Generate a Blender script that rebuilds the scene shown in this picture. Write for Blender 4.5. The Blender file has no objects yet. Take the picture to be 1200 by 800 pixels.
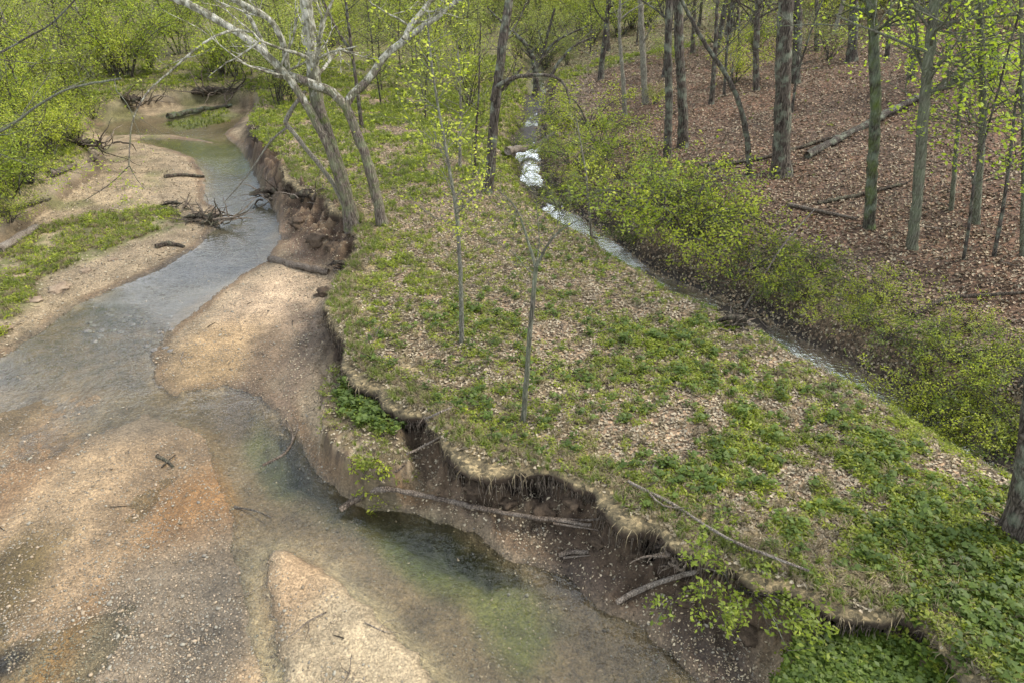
import bpy, math, random
import numpy as np
from mathutils import Vector, Matrix, noise as mn
R = math.radians
random.seed(7); rng = np.random.default_rng(7)
sc = bpy.context.scene
COL = sc.collection
# ------------------------------------------------------------------ camera, sky, sun, exposure
CAMH, PITCH, FPX = 7.5, 30.0, 800.0
cam = bpy.data.objects.new('camera', bpy.data.cameras.new('camera')); COL.objects.link(cam)
cam.location = (0, 0, CAMH); cam.rotation_euler = (R(90 - PITCH), 0, 0)
cam.data.sensor_width = 36; cam.data.lens = FPX / 1200 * 36; cam.data.clip_start = .1; cam.data.clip_end = 2000
sc.camera = cam
SUN_EL, SUN_AZ = 50, 82          # azimuth measured from +Y (view direction) towards +X
w = bpy.data.worlds.new('World'); sc.world = w; w.use_nodes = True
wn = w.node_tree.nodes; wl = w.node_tree.links
sky = wn.new('ShaderNodeTexSky'); sky.sky_type = 'NISHITA'; sky.sun_disc = False
sky.sun_elevation = R(SUN_EL); sky.sun_rotation = R(SUN_AZ); sky.air_density = 1.0; sky.dust_density = 3.0; sky.ozone_density = 1.0
# broken bright cloud over the blue, on all sides
wt = wn.new('ShaderNodeTexCoord'); wm = wn.new('ShaderNodeMapping'); wm.inputs['Scale'].default_value = (1, 1, 2.2); wl.new(wt.outputs['Generated'], wm.inputs[0])
cn = wn.new('ShaderNodeTexNoise'); cn.inputs['Scale'].default_value = 2.6; cn.inputs['Detail'].default_value = 6; cn.inputs['Roughness'].default_value = .6; wl.new(wm.outputs[0], cn.inputs['Vector'])
cr = wn.new('ShaderNodeValToRGB'); cr.color_ramp.elements[0].position = .45; cr.color_ramp.elements[1].position = .62; wl.new(cn.outputs['Fac'], cr.inputs[0])
cm = wn.new('ShaderNodeMix'); cm.data_type = 'RGBA'; wl.new(cr.outputs[0], cm.inputs[0]); wl.new(sky.outputs[0], cm.inputs[6]); cm.inputs[7].default_value = (16, 16.8, 18, 1)
wl.new(cm.outputs[2], wn['Background'].inputs[0]); wn['Background'].inputs[1].default_value = 0.15
sun = bpy.data.objects.new('sun', bpy.data.lights.new('sun', 'SUN')); COL.objects.link(sun)
sun.data.energy = 2.6; sun.data.angle = R(14); sun.data.color = (1, .94, .86)
sd = Vector((math.sin(R(SUN_AZ)) * math.cos(R(SUN_EL)), math.cos(R(SUN_AZ)) * math.cos(R(SUN_EL)), math.sin(R(SUN_EL))))
sun.rotation_euler = sd.to_track_quat('Z', 'Y').to_euler()
sc.view_settings.view_transform = 'Standard'; sc.view_settings.look = 'None'
sc.view_settings.exposure = 0.5; sc.view_settings.gamma = 1.0
sc.cycles.use_denoising = True
sc.cycles.max_bounces = 6; sc.cycles.transparent_max_bounces = 8; sc.cycles.diffuse_bounces = 3; sc.cycles.glossy_bounces = 3
CP, SP = math.cos(R(PITCH)), math.sin(R(PITCH))
# ------------------------------------------------------------------ numeric helpers
def ray(px, py):
    a = (px - 600) / FPX; b = (400 - py) / FPX
    return np.array([a, CP + b * SP, -SP + b * CP])
def PW(pts, z=0.0):
    "points read off the photograph, carried to the horizontal level z of the place"
    out = []
    for px, py in pts:
        d = ray(px, py); t = (z - CAMH) / min(d[2], -.03); out.append((d[0] * t, d[1] * t))
    return np.array(out)
_lat = {}
def vnoise(x, y, seed=0):
    if seed not in _lat: _lat[seed] = np.random.default_rng(1000 + seed).random((256, 256))
    L = _lat[seed]
    xi = np.floor(x).astype(int); yi = np.floor(y).astype(int); fx = x - xi; fy = y - yi
    fx = fx * fx * (3 - 2 * fx); fy = fy * fy * (3 - 2 * fy)
    a = L[xi % 256, yi % 256]; b = L[(xi + 1) % 256, yi % 256]; c = L[xi % 256, (yi + 1) % 256]; d = L[(xi + 1) % 256, (yi + 1) % 256]
    return (a * (1 - fx) + b * fx) * (1 - fy) + (c * (1 - fx) + d * fx) * fy
def fbm(x, y, f=1.0, oct=4, seed=0):
    s = 0; a = 1; n = 0
    for k in range(oct):
        s = s + a * vnoise(x * f + 17.3 * k, y * f - 9.1 * k, seed + k); n += a; a *= .5; f *= 2.03
    return s / n * 2 - 1
def seg_dist(x, y, poly, closed=False):
    P = np.asarray(poly); n = len(P); best = np.full(x.shape, 1e9)
    for i in range(n if closed else n - 1):
        a = P[i]; b = P[(i + 1) % n]; ab = b - a; L = max(ab @ ab, 1e-9)
        t = np.clip(((x - a[0]) * ab[0] + (y - a[1]) * ab[1]) / L, 0, 1)
        best = np.minimum(best, (x - a[0] - t * ab[0]) ** 2 + (y - a[1] - t * ab[1]) ** 2)
    return np.sqrt(best)
def inside(x, y, poly):
    P = np.asarray(poly); n = len(P); c = np.zeros(x.shape, bool)
    for i in range(n):
        (x1, y1), (x2, y2) = P[i], P[(i + 1) % n]
        if y1 == y2: continue
        c ^= ((y1 > y) != (y2 > y)) & (x < (x2 - x1) * (y - y1) / (y2 - y1) + x1)
    return c
def sdf(x, y, poly):
    d = seg_dist(x, y, poly, True); return np.where(inside(x, y, poly), d, -d)
def sm(t): t = np.clip(t, 0, 1); return t * t * (3 - 2 * t)
def lerp(a, b, t): return a + (b - a) * t
def catmull(P, step):
    P = [np.array(p, float) for p in P]
    if len(P) == 2: P = [P[0], (P[0] + P[1]) / 2, P[1]]
    Q = [2 * P[0] - P[1]] + P + [2 * P[-1] - P[-2]]; out = []
    for i in range(1, len(Q) - 2):
        n = max(1, int(np.linalg.norm((Q[i + 1] - Q[i])[:2 if len(P[0]) == 2 else 3]) / step))
        for k in range(n):
            t = k / n
            out.append(.5 * (2 * Q[i] + (Q[i + 1] - Q[i - 1]) * t + (2 * Q[i - 1] - 5 * Q[i] + 4 * Q[i + 1] - Q[i + 2]) * t * t + (-Q[i - 1] + 3 * Q[i] - 3 * Q[i + 1] + Q[i + 2]) * t ** 3))
    out.append(P[-1]); return np.array(out)
# ------------------------------------------------------------------ plan of the place (world metres)
EDGE_PX = [(300, 126), (293, 140), (293, 158), (312, 172), (330, 190), (350, 212), (385, 232), (412, 262), (424, 290), (405, 320), (397, 333), (390, 364), (402, 385), (414, 425), (434, 440),
           (455, 449), (470, 470), (498, 481), (510, 497), (524, 512), (540, 526), (575, 537), (612, 544), (650, 548), (675, 556), (707, 568), (742, 600), (770, 608),
           (798, 630), (835, 650), (880, 668), (950, 687), (987, 706), (1067, 718), (1120, 766), (1230, 850), (1400, 1000)]
EDGE = PW(EDGE_PX, 1.0)
LEFTB = PW([(1200, 1500), (-900, 1300), (-700, 800), (-420, 500), (-200, 340), (0, 262), (22, 243), (52, 225), (75, 205), (100, 192), (110, 175), (95, 160), (85, 145), (100, 130), (160, 114), (240, 108), (300, 112)], .7)
CORR = np.vstack([EDGE, LEFTB])
WATER = PW([(300, 122), (275, 138), (230, 133), (180, 137), (130, 142), (112, 152), (128, 160), (150, 158), (200, 158), (258, 168), (200, 163), (150, 165), (190, 173), (225, 185), (237, 205), (240, 235), (262, 255), (253, 267), (230, 290),
            (190, 314), (133, 339), (93, 355), (67, 374), (33, 397), (0, 420), (-120, 480), (-300, 620), (-500, 900), (-500, 1300), (1000, 1300), (870, 850), (830, 800), (797, 760),
            (760, 732), (720, 714), (700, 697), (667, 674), (613, 656), (587, 637), (573, 620), (533, 606), (470, 596), (420, 588), (395, 572), (365, 545), (347, 506), (330, 481), (300, 464), (263, 450), (213, 457),
            (207, 464), (182, 440), (182, 417), (190, 400), (213, 380), (233, 364), (257, 344), (283, 324), (310, 308), (330, 280), (328, 250), (312, 220), (296, 190), (282, 172), (262, 158), (278, 145)], 0)
SHALL = PW([(-300, 520), (0, 455), (120, 455), (200, 480), (250, 500), (275, 560), (290, 620), (300, 700), (340, 860), (340, 1300), (-500, 1300)], 0)
DRY = PW([(292, 650), (310, 632), (345, 628), (392, 655), (440, 692), (490, 738), (535, 785), (580, 840), (640, 950), (300, 950), (305, 800), (292, 720)], 0)
BENCH = PW([(372, 470), (372, 440), (388, 415), (412, 425), (432, 455), (462, 478), (480, 512), (487, 540), (462, 562), (428, 560), (396, 538), (372, 505)], .65)
BENCH2 = PW([(912, 900), (905, 800), (918, 755), (960, 730), (1060, 735), (1110, 775), (1160, 850), (1200, 950)], .55)
CREEK = catmull(PW([(630, 78), (632, 100), (629, 130), (622, 165), (622, 195), (645, 235), (690, 268), (750, 305), (815, 338), (870, 366), (960, 408), (1005, 438), (1070, 470), (1130, 500), (1230, 560), (1400, 660)], .4), 1.0)
CREEK = np.vstack([[CREEK[0] + np.array([3, 60])], CREEK])
SLOPE = PW([(298, 180), (335, 190), (350, 208), (412, 255), (425, 300), (395, 320), (345, 268), (325, 240), (308, 210)], .4)
RIFF = PW([(60, 350), (140, 345), (230, 380), (200, 420), (190, 470), (60, 460), (-60, 470), (-60, 400)], 0)
POOL = PW([(215, 470), (300, 470), (345, 510), (395, 580), (540, 610), (620, 670), (760, 760), (830, 850), (640, 850), (520, 720), (400, 630), (300, 580), (260, 520)], 0)
DEEP = PW([(310, 500), (345, 512), (370, 555), (420, 592), (520, 606), (600, 665), (640, 700), (560, 680), (470, 635), (400, 605), (330, 560)], 0)
HUMPS = [((65, 600), .9, .10), ((60, 670), .8, .07), ((225, 600), .95, .05), ((170, 530), 1.1, .035), ((110, 545), 1.0, .05), ((255, 520), .7, .045), ((0, 560), .7, .03), ((120, 690), .6, .03), ((290, 600), .5, .02), ((285, 690), .8, .05), ((285, 780), .8, .05), ((210, 690), .8, .015)]
HUMPW = [(PW([c], 0)[0], r, h) for c, r, h in HUMPS]
CPOOL = PW([(958, 405), (985, 428), (1050, 462), (815, 335), (745, 300)], .25)
def creek_side(x, y):
    best = np.full(x.shape, 1e9); side = np.zeros(x.shape)
    for i in range(len(CREEK) - 1):
        a = CREEK[i]; b = CREEK[i + 1]; ab = b - a; L = ab @ ab
        t = np.clip(((x - a[0]) * ab[0] + (y - a[1]) * ab[1]) / L, 0, 1)
        d = (x - a[0] - t * ab[0]) ** 2 + (y - a[1] - t * ab[1]) ** 2
        cr = ab[0] * (y - a[1]) - ab[1] * (x - a[0])
        m = d < best; best = np.where(m, d, best); side = np.where(m, np.sign(cr), side)
    return np.sqrt(best), side      # side > 0: hill side (the creek list runs towards the camera)
def fields(x, y):
    f = {}
    nx = x + .10 * fbm(x, y, 1.7, 4, 3) + .05 * fbm(x, y, 6, 2, 8); ny = y + .10 * fbm(x, y, 1.7, 4, 13) + .05 * fbm(x, y, 6, 2, 18)
    f['sC'] = sdf(nx, ny, CORR); f['dE'] = seg_dist(nx, ny, EDGE); f['dL'] = seg_dist(nx, ny, LEFTB)
    f['sW'] = sdf(nx, ny, WATER); f['sS'] = sdf(nx, ny, SHALL); f['sD'] = sdf(nx, ny, DRY)
    f['sB'] = sdf(nx, ny, BENCH); f['sB2'] = sdf(nx, ny, BENCH2); f['sR'] = sdf(nx, ny, RIFF); f['sP'] = sdf(nx, ny, POOL); f['sDp'] = sdf(nx, ny, DEEP)
    f['dc'], f['side'] = creek_side(x + .35 * fbm(x, y, .5, 3, 23), y + .3 * fbm(x, y, .6, 3, 33))
    return f
def height(x, y, f):
    n1 = fbm(x, y, .9, 5, 40); n2 = fbm(x, y, 5, 4, 50); n3 = fbm(x, y, 14, 3, 60)
    out = -f['sW']
    low = np.where(out > 0, .03 + .09 * sm(out / .9) + .025 * np.clip(out, 0, 8), 0)
    dep = .045 + .11 * sm(f['sW'] / .8) + .10 * sm(f['sP'] / .6) + .28 * sm(f['sDp'] / .35)
    dep = lerp(dep, .035 + .0 * dep, sm(f['sR'] / .8 + .3))
    shal = .006 - .02 * n1 - .012 * n2
    for c, r, hh in HUMPW:
        shal = shal - hh * np.exp(-((x - c[0]) ** 2 + (y - c[1]) ** 2) / r ** 2 * 1.5)
    dep = lerp(dep, shal, sm(f['sS'] / .5 + .4))
    low = np.where(out > 0, low, -dep * sm(f['sW'] / .12))
    low = np.maximum(low, lerp(low, .10 + .03 * n1, sm(f['sD'] / .45)))
    low = low + .018 * n1 + np.where(f['sW'] > .1, .25, 1) * (.012 * n2 + .006 * n3)
    # riffle cobbles
    low = low + sm(f['sR'] / .6 + .3) * .03 * np.clip(fbm(x, y, 3.5, 2, 70), 0, 1)
    tal = np.exp(-f['dE'] / .42)
    lump = 1 - np.abs(fbm(x, y, 2.6, 4, 66)) * 2.2
    low = low + sm(sdf(x, y, SLOPE) / .5 + .4) * (.28 + .07 * lump + .10 * n2)
    lowt = low + (.36 + .50 * n1 + .20 * lump + .12 * n2) * tal * sm(np.where(f['sW'] > 0, 1 - f['sW'] / .25, 1)) + (.09 * n2 + .07 * n3) * sm(1 - f['dE'] / 1.2)
    bn = lerp(lowt, .66 + .14 * n1 + .08 * n2 + .05 * n3, sm(f['sB'] / .22 + .35)); lowt = np.maximum(lowt, bn)
    bn = lerp(lowt, .58 + .08 * n1 + .03 * n2, sm(f['sB2'] / .25 + .35)); lowt = np.maximum(lowt, bn)
    # flood plain, creek, hill
    r = f['dc']; hill = f['side'] > 0
    top = 1.02 + .09 * n1 + .025 * n2 + .008 * n3
    hl = .95 + .05 * n1 + .02 * n2 + np.where(hill, (.20 * np.clip(r - 1.6, 0, 100)) / (1 + r / 90) * (1 + .12 * fbm(x, y, .12, 3, 80)) + .3 * sm((r - 1) / 3) * fbm(x, y, .35, 3, 81), 0)
    top = np.where(hill, hl, top)
    ww = np.where(hill, 1.0, 1.5)
    bed = .185 + .06 * n2 + .045 * sm((y - 17) / 3) + .01 * n3 + .16 * fbm(x, y, .45, 2, 85)
    for c_ in CPOOL: bed = bed - .13 * np.exp(-((x - c_[0]) ** 2 + (y - c_[1]) ** 2) / .9)
    top = lerp(bed, top, sm((r - .24) / ww))
    left = f['dE'] > f['dL']
    top = np.where(left & (x < 0), 1.05 + .1 * n1 + .05 * n2 + np.clip(-f['sC'] - 2, 0, 60) * .05, top)
    wdt = np.where(left, .9, .09 + .05 * vnoise(x * 2, y * 2, 90)); off = np.where(left, 0, .16 + .42 * vnoise(x * 1.6, y * 1.6, 91) ** 1.5)
    k = sm((-f['sC'] - off + wdt * .5) / wdt)
    h = lerp(lowt, top, k)
    face = k * (1 - k) * 4
    h = h + face * (.12 * n2 + .10 * n3) * np.where(left, .5, 1)
    f['k'] = k; f['top'] = top; f['low'] = lowt; f['n1'] = n1; f['n2'] = n2; f['n3'] = n3; f['left'] = left; f['hill'] = hill
    return h
NU, NV = 760, 720; V0, V1 = math.log(4.4), math.log(204.0); UM = 1.02
vv = np.exp(np.linspace(V0, V1, NV)); uu = np.linspace(-UM, UM, NU)
GX = uu[None, :] * vv[:, None]; GY = np.repeat((vv - 3.2)[:, None], NU, 1)
F = fields(GX, GY); GZ = height(GX, GY, F)
def gi(x, y):
    vl = np.clip((np.log(np.maximum(y + 3.2, 4.4)) - V0) / (V1 - V0) * (NV - 1), 0, NV - 1.001); ul = np.clip((x / np.maximum(y + 3.2, 4.4) + UM) / (2 * UM) * (NU - 1), 0, NU - 1.001)
    return vl, ul
def samp(A, x, y):
    x = np.asarray(x, float); y = np.asarray(y, float)
    vl, ul = gi(x, y); i = vl.astype(int); j = ul.astype(int); a = vl - i; b = ul - j
    return A[i, j] * (1 - a) * (1 - b) + A[i + 1, j] * a * (1 - b) + A[i, j + 1] * (1 - a) * b + A[i + 1, j + 1] * a * b
LIPM = (F['sC'] < 0) & (F['dE'] < 1.2) & ~F['left']
GZL = np.where(LIPM & (F['k'] < .9), F['top'], GZ); KL = np.where(LIPM, 1.0, F['k'])
def hz(x, y): return samp(GZ, x, y)
def hl_(x, y): return samp(GZL, x, y)
TS = np.exp(np.linspace(math.log(4), math.log(180), 3000))
def G(px, py):
    "ground point seen at a photograph position"
    d = ray(px, py); P = np.array([0, 0, CAMH])[None] + TS[:, None] * d[None]
    hit = np.nonzero(P[:, 2] < np.maximum(hl_(P[:, 0], P[:, 1]), -.05))[0]
    i = hit[0] if len(hit) else len(TS) - 1
    return P[i]
def atY(px, py, Y):
    d = ray(px, py); t = Y / d[1]; return np.array([d[0] * t, Y, CAMH + d[2] * t])
def depth_of(P): return P[1] * CP + (CAMH - P[2]) * SP
# ------------------------------------------------------------------ node helpers / materials
class NT:
    def __init__(s, name):
        s.m = bpy.data.materials.new(name); s.m.use_nodes = True; s.t = s.m.node_tree; s.t.nodes.clear()
        s.out = s.t.nodes.new('ShaderNodeOutputMaterial')
    def n(s, typ, **kw):
        nd = s.t.nodes.new(typ)
        for k, v in kw.items():
            if k.startswith('i_'):
                key = k[2:]; key = int(key) if key.isdigit() else key.replace('_', ' ')
                tgt = nd.inputs[key]
                if hasattr(v, 'node'): s.t.links.new(v, tgt)
                elif hasattr(v, 'outputs'): s.t.links.new(v.outputs[0], tgt)
                else: tgt.default_value = v
            else: setattr(nd, k, v)
        return nd
    def link(s, a, b): s.t.links.new(a, b)
    def mix(s, fac, a, b, blend='MIX'):
        nd = s.t.nodes.new('ShaderNodeMix'); nd.data_type = 'RGBA'; nd.blend_type = blend
        for idx, v in ((0, fac), (6, a), (7, b)):
            if hasattr(v, 'node'): s.link(v, nd.inputs[idx])
            elif hasattr(v, 'outputs'): s.link(v.outputs[0], nd.inputs[idx])
            else: nd.inputs[idx].default_value = v if idx == 0 else (*v, 1)
        return nd.outputs[2]
    def ramp(s, fac, stops, interp='LINEAR'):
        nd = s.t.nodes.new('ShaderNodeValToRGB'); e = nd.color_ramp.elements; nd.color_ramp.interpolation = interp
        while len(e) < len(stops): e.new(.5)
        for el, (p, c) in zip(e, stops): el.position = p; el.color = (*c, 1) if len(c) == 3 else c
        s.link(fac, nd.inputs[0]); return nd.outputs[0]
    def math(s, op, a, b=0.0, c=None, clamp=False):
        nd = s.t.nodes.new('ShaderNodeMath'); nd.operation = op; nd.use_clamp = clamp
        for i, v in enumerate((a, b) if c is None else (a, b, c)):
            if hasattr(v, 'node'): s.link(v, nd.inputs[i])
            else: nd.inputs[i].default_value = v
        return nd.outputs[0]
    def scale(s, vec, v3):
        nd = s.t.nodes.new('ShaderNodeVectorMath'); nd.operation = 'MULTIPLY'; s.link(vec, nd.inputs[0]); nd.inputs[1].default_value = v3; return nd.outputs[0]
    def pos(s): return s.n('ShaderNodeNewGeometry').outputs['Position']
    def obj(s): return s.n('ShaderNodeTexCoord').outputs['Object']
    def noise(s, vec, sc_, det=4, rough=.6, out='Fac'):
        nd = s.n('ShaderNodeTexNoise', i_Scale=sc_, i_Detail=det, i_Roughness=rough); s.link(vec, nd.inputs['Vector']); return nd.outputs[out]
    def voro(s, vec, sc_, feature='F1', out='Distance', rnd=1.0):
        nd = s.n('ShaderNodeTexVoronoi', feature=feature, i_Scale=sc_, i_Randomness=rnd); s.link(vec, nd.inputs['Vector']); return nd.outputs[out]
    def surf(s, col, rough=.85, bump=None, bs=.5, bd=.02, spec=.3, trans=None):
        p = s.n('ShaderNodeBsdfPrincipled')
        for key, v in (('Base Color', col), ('Roughness', rough), ('Specular IOR Level', spec)):
            if hasattr(v, 'node'): s.link(v, p.inputs[key])
            else: p.inputs[key].default_value = (*v, 1) if key == 'Base Color' else v
        if bump is not None:
            b = s.n('ShaderNodeBump', i_Strength=bs, i_Distance=bd); s.link(bump, b.inputs['Height']); s.link(b.outputs[0], p.inputs['Normal'])
        o = p.outputs[0]
        if trans is not None:
            tr = s.n('ShaderNodeBsdfTranslucent'); s.link(trans, tr.inputs[0])
            mx = s.n('ShaderNodeMixShader', i_0=.38); s.link(o, mx.inputs[1]); s.link(tr.outputs[0], mx.inputs[2]); o = mx.outputs[0]
        s.link(o, s.out.inputs[0]); return s.m
def sep(t, col): return t.n('ShaderNodeSeparateXYZ', i_0=col)
def ground_mat():
    t = NT('earth_and_gravel'); p = t.pos()
    a = t.n('ShaderNodeVertexColor', layer_name='Col').outputs[0]
    msk = t.n('ShaderNodeVertexColor', layer_name='Msk').outputs[0]
    s = t.n('ShaderNodeSeparateColor'); t.link(msk, s.inputs[0]); grav, lit, wet = s.outputs[0], s.outputs[1], s.outputs[2]
    nb = t.noise(p, 2.2, 6, .65); nf = t.noise(p, 22, 5, .7); nff = t.noise(p, 90, 3, .7)
    c = t.mix(1.0, a, t.ramp(nb, [(.25, (.62, .62, .62)), (.75, (1.3, 1.28, 1.25))]), 'MULTIPLY')
    c = t.mix(1.0, c, t.ramp(nf, [(.3, (.68, .68, .68)), (.7, (1.28, 1.28, 1.27))]), 'MULTIPLY')
    # pebbles
    wp = t.n('ShaderNodeVectorMath', operation='ADD'); t.link(p, wp.inputs[0]); t.link(t.scale(t.noise(p, 9, 2, .5, 'Color'), (.06, .06, .06)), wp.inputs[1]); wp = wp.outputs[0]
    vc = t.voro(wp, 26, out='Color'); vd = t.voro(wp, 26); vc2 = t.voro(wp, 55, out='Color'); vd2 = t.voro(wp, 55)
    pc = t.ramp(sep(t, vc).outputs[0], [(0, (.45, .43, .40)), (.3, (.78, .75, .71)), (.6, (1.02, 1.0, .96)), (.85, (1.35, 1.33, 1.3)), (1, (1.75, 1.72, 1.68))])
    pc2 = t.ramp(sep(t, vc2).outputs[1], [(0, (.5, .48, .46)), (.5, (1, 1, 1)), (1, (1.6, 1.55, 1.5))])
    peb = t.mix(1.0, c, pc, 'MULTIPLY'); peb = t.mix(.55, peb, t.mix(1.0, c, pc2, 'MULTIPLY'))
    gap = t.ramp(vd, [(.4, (1, 1, 1)), (.8, (.86, .85, .83))]); peb = t.mix(1.0, peb, gap, 'MULTIPLY')
    c1 = t.mix(grav, c, peb)
    # flat dead leaves beyond the loose ones
    ps = t.n('ShaderNodeMapping', i_Rotation=(0, 0, .7), i_Scale=(1, 1.6, 1)); t.link(wp, ps.inputs[0])
    lc = t.voro(ps.outputs[0], 15, out='Color'); ld = t.voro(ps.outputs[0], 15); lc2 = t.voro(p, 24, out='Color')
    lcol = t.ramp(sep(t, lc).outputs[0], [(0, (.35, .33, .32)), (.35, (.75, .72, .68)), (.7, (1.15, 1.08, 1.0)), (1, (1.9, 1.75, 1.6))])
    lcol2 = t.ramp(sep(t, lc2).outputs[1], [(0, (.5, .5, .5)), (1, (1.5, 1.45, 1.35))])
    lf = t.mix(1.0, t.mix(1.0, c, lcol, 'MULTIPLY'), lcol2, 'MULTIPLY')
    c2 = t.mix(lit, c1, lf)
    hgt = t.math('ADD', t.math('MULTIPLY', t.math('SUBTRACT', 1.0, vd), grav), t.math('MULTIPLY', t.math('SUBTRACT', 1.0, ld), lit))
    hgt = t.math('ADD', hgt, t.math('ADD', t.math('MULTIPLY', nf, .9), t.math('MULTIPLY', nff, .35)))
    rough = t.math('SUBTRACT', .92, t.math('MULTIPLY', wet, .45))
    m = t.surf(c2, rough, hgt, .75, .022, .35)
    return m
def water_mat(name, tint, rip, foam=0.0, flow=(1, 1, 1)):
    t = NT(name); p = t.pos()
    at = t.n('ShaderNodeVertexColor', layer_name='Flow').outputs[0]
    s = t.n('ShaderNodeSeparateColor'); t.link(at, s.inputs[0]); chop = s.outputs[0]
    uv = t.n('ShaderNodeAttribute', attribute_name='stream').outputs['Vector']
    n1 = t.noise(uv, 5.0, 4, .6); n2 = t.noise(uv, 14, 3, .6); n3 = t.voro(t.n('ShaderNodeVectorMath', operation='ADD', i_0=uv, i_1=t.scale(t.noise(uv, 6, 2, .5, 'Color'), (.25, .25, .25))).outputs[0], 7, 'SMOOTH_F1')
    h = t.math('ADD', t.math('MULTIPLY', n1, .55), t.math('ADD', t.math('MULTIPLY', n2, .22), t.math('MULTIPLY', n3, .30)))
    h = t.math('MULTIPLY', h, chop)
    b = t.n('ShaderNodeBump', i_Strength=1.0, i_Distance=rip); t.link(h, b.inputs['Height'])
    tr = t.n('ShaderNodeBsdfTransparent', i_Color=(*tint, 1)); gl = t.n('ShaderNodeBsdfGlossy', i_Roughness=.04, i_Color=(1, 1, 1, 1)); t.link(b.outputs[0], gl.inputs['Normal'])
    fr = t.n('ShaderNodeFresnel', i_IOR=1.34); t.link(b.outputs[0], fr.inputs['Normal'])
    mx = t.n('ShaderNodeMixShader'); t.link(fr.outputs[0], mx.inputs[0]); t.link(tr.outputs[0], mx.inputs[1]); t.link(gl.outputs[0], mx.inputs[2])
    t.link(mx.outputs[0], t.out.inputs[0]); return t.m
def bark_mat(name, dark, light, lich=(.30, .34, .24), lamt=.3, fis=1.0, moss=0.0, whiteabove=None):
    t = NT(name); o = t.obj(); st = t.scale(o, (1, 1, .16))
    n = t.noise(st, 26 * fis, 5, .65); n2 = t.noise(o, 3.5, 4, .6); r = t.voro(st, 20 * fis, 'DISTANCE_TO_EDGE')
    c = t.ramp(n, [(.38, dark), (.62, light)]); c = t.mix(1.0, c, t.ramp(r, [(0, (.45, .43, .4)), (.12, (1, 1, 1))]), 'MULTIPLY')
    c = t.mix(t.ramp(n2, [(.56 - lamt * .3, (0, 0, 0)), (.66, (1, 1, 1))]), c, t.mix(.5, c, lich))
    if moss: c = t.mix(t.ramp(t.noise(o, 2.1, 4, .7), [(.62 - moss * .25, (0, 0, 0)), (.7, (1, 1, 1))]), c, (.10, .13, .03))
    if whiteabove is not None:
        z = sep(t, o).outputs[2]
        f = t.math('ADD', t.math('MULTIPLY', t.math('SUBTRACT', z, whiteabove), .55), t.math('MULTIPLY', t.math('SUBTRACT', t.noise(t.scale(o, (1, 1, .5)), 5, 4, .6), .5), 3.2), clamp=True)
        wcol = t.ramp(t.noise(t.scale(o, (1, 1, .6)), 9, 3, .6), [(.40, (.16, .15, .10)), (.50, (.33, .32, .24)), (.66, (.55, .53, .44))])
        c = t.mix(t.ramp(f, [(.4, (0, 0, 0)), (.55, (1, 1, 1))]), c, wcol)
    hh = t.math('ADD', t.math('MULTIPLY', n, .7), t.math('MULTIPLY', r, 1.4))
    return t.surf(c, .9, hh, 1.0, .05, .2)
def leaf_mat(name, cols, rough=.55, trans=True, boost=1.0):
    t = NT(name); isl = t.n('ShaderNodeNewGeometry').outputs['Random Per Island']; oi = t.n('ShaderNodeObjectInfo').outputs['Random']
    k = t.math('FRACT', t.math('ADD', isl, t.math('MULTIPLY', oi, .37)))
    st = [(i / max(1, len(cols) - 1), c) for i, c in enumerate(cols)]
    c = t.ramp(k, st)
    c = t.mix(1.0, c, t.ramp(oi, [(0, (.72, .74, .7)), (1, (1.25, 1.22, 1.15))]), 'MULTIPLY')
    c = t.mix(1.0, c, t.ramp(t.noise(t.pos(), 1.3, 3, .6), [(.3, (.8, .8, .8)), (.7, (1.2, 1.18, 1.1))]), 'MULTIPLY')
    tc = t.mix(1.0, c, (1.5 * boost, 1.6 * boost, .8 * boost), 'MULTIPLY') if trans else None
    return t.surf(c, rough, spec=.35, trans=tc)
M = {}
M['ground'] = ground_mat()
M['water'] = water_mat('clear_stream_water', (.93, .96, .91), .04)
M['creekwater'] = water_mat('dark_creek_water', (.50, .48, .40), .05)
M['bark_dark'] = bark_mat('dark_furrowed_bark', (.035, .028, .022), (.13, .11, .09), lamt=.3)
M['bark_grey'] = bark_mat('grey_furrowed_bark', (.035, .028, .022), (.17, .14, .11), lamt=.2)
M['bark_lichen'] = bark_mat('pale_lichen_bark', (.085, .075, .055), (.19, .175, .135), (.20, .235, .14), .8)
M['bark_moss'] = bark_mat('mossy_dark_bark', (.03, .027, .02), (.12, .11, .08), (.25, .3, .2), .4, moss=.6)
M['bark_smooth'] = bark_mat('smooth_young_bark', (.15, .14, .11), (.30, .28, .23), (.28, .32, .20), .5, fis=2.2)
M['bark_white'] = bark_mat('white_sycamore_bark', (.10, .08, .06), (.24, .20, .16), (.24, .28, .14), .35, moss=.25, whiteabove=2.8)
M['bark_pale'] = bark_mat('pale_peeled_bark', (.17, .15, .115), (.38, .35, .28), (.32, .32, .23), .4, fis=1.5)
M['wood_dead'] = bark_mat('weathered_dead_wood', (.07, .052, .04), (.25, .20, .15), (.30, .26, .21), .4, fis=1.4)
M['wood_pale'] = bark_mat('bleached_driftwood', (.15, .12, .09), (.40, .34, .27), (.4, .36, .3), .3, fis=1.6)
M['wood_dark'] = bark_mat('rotten_dark_wood', (.03, .024, .018), (.12, .095, .07), (.2, .2, .13), .3)
M['root'] = bark_mat('dry_root', (.16, .125, .09), (.44, .36, .27), (.3, .25, .2), .2, fis=2)
M['leaf_spring'] = leaf_mat('fresh_spring_leaf', [(.20, .26, .025), (.28, .33, .035), (.36, .39, .05), (.26, .31, .04), (.42, .43, .08)])
M['leaf_bush'] = leaf_mat('bush_leaf', [(.13, .18, .02), (.19, .25, .03), (.25, .31, .04), (.30, .34, .055)])
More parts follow.
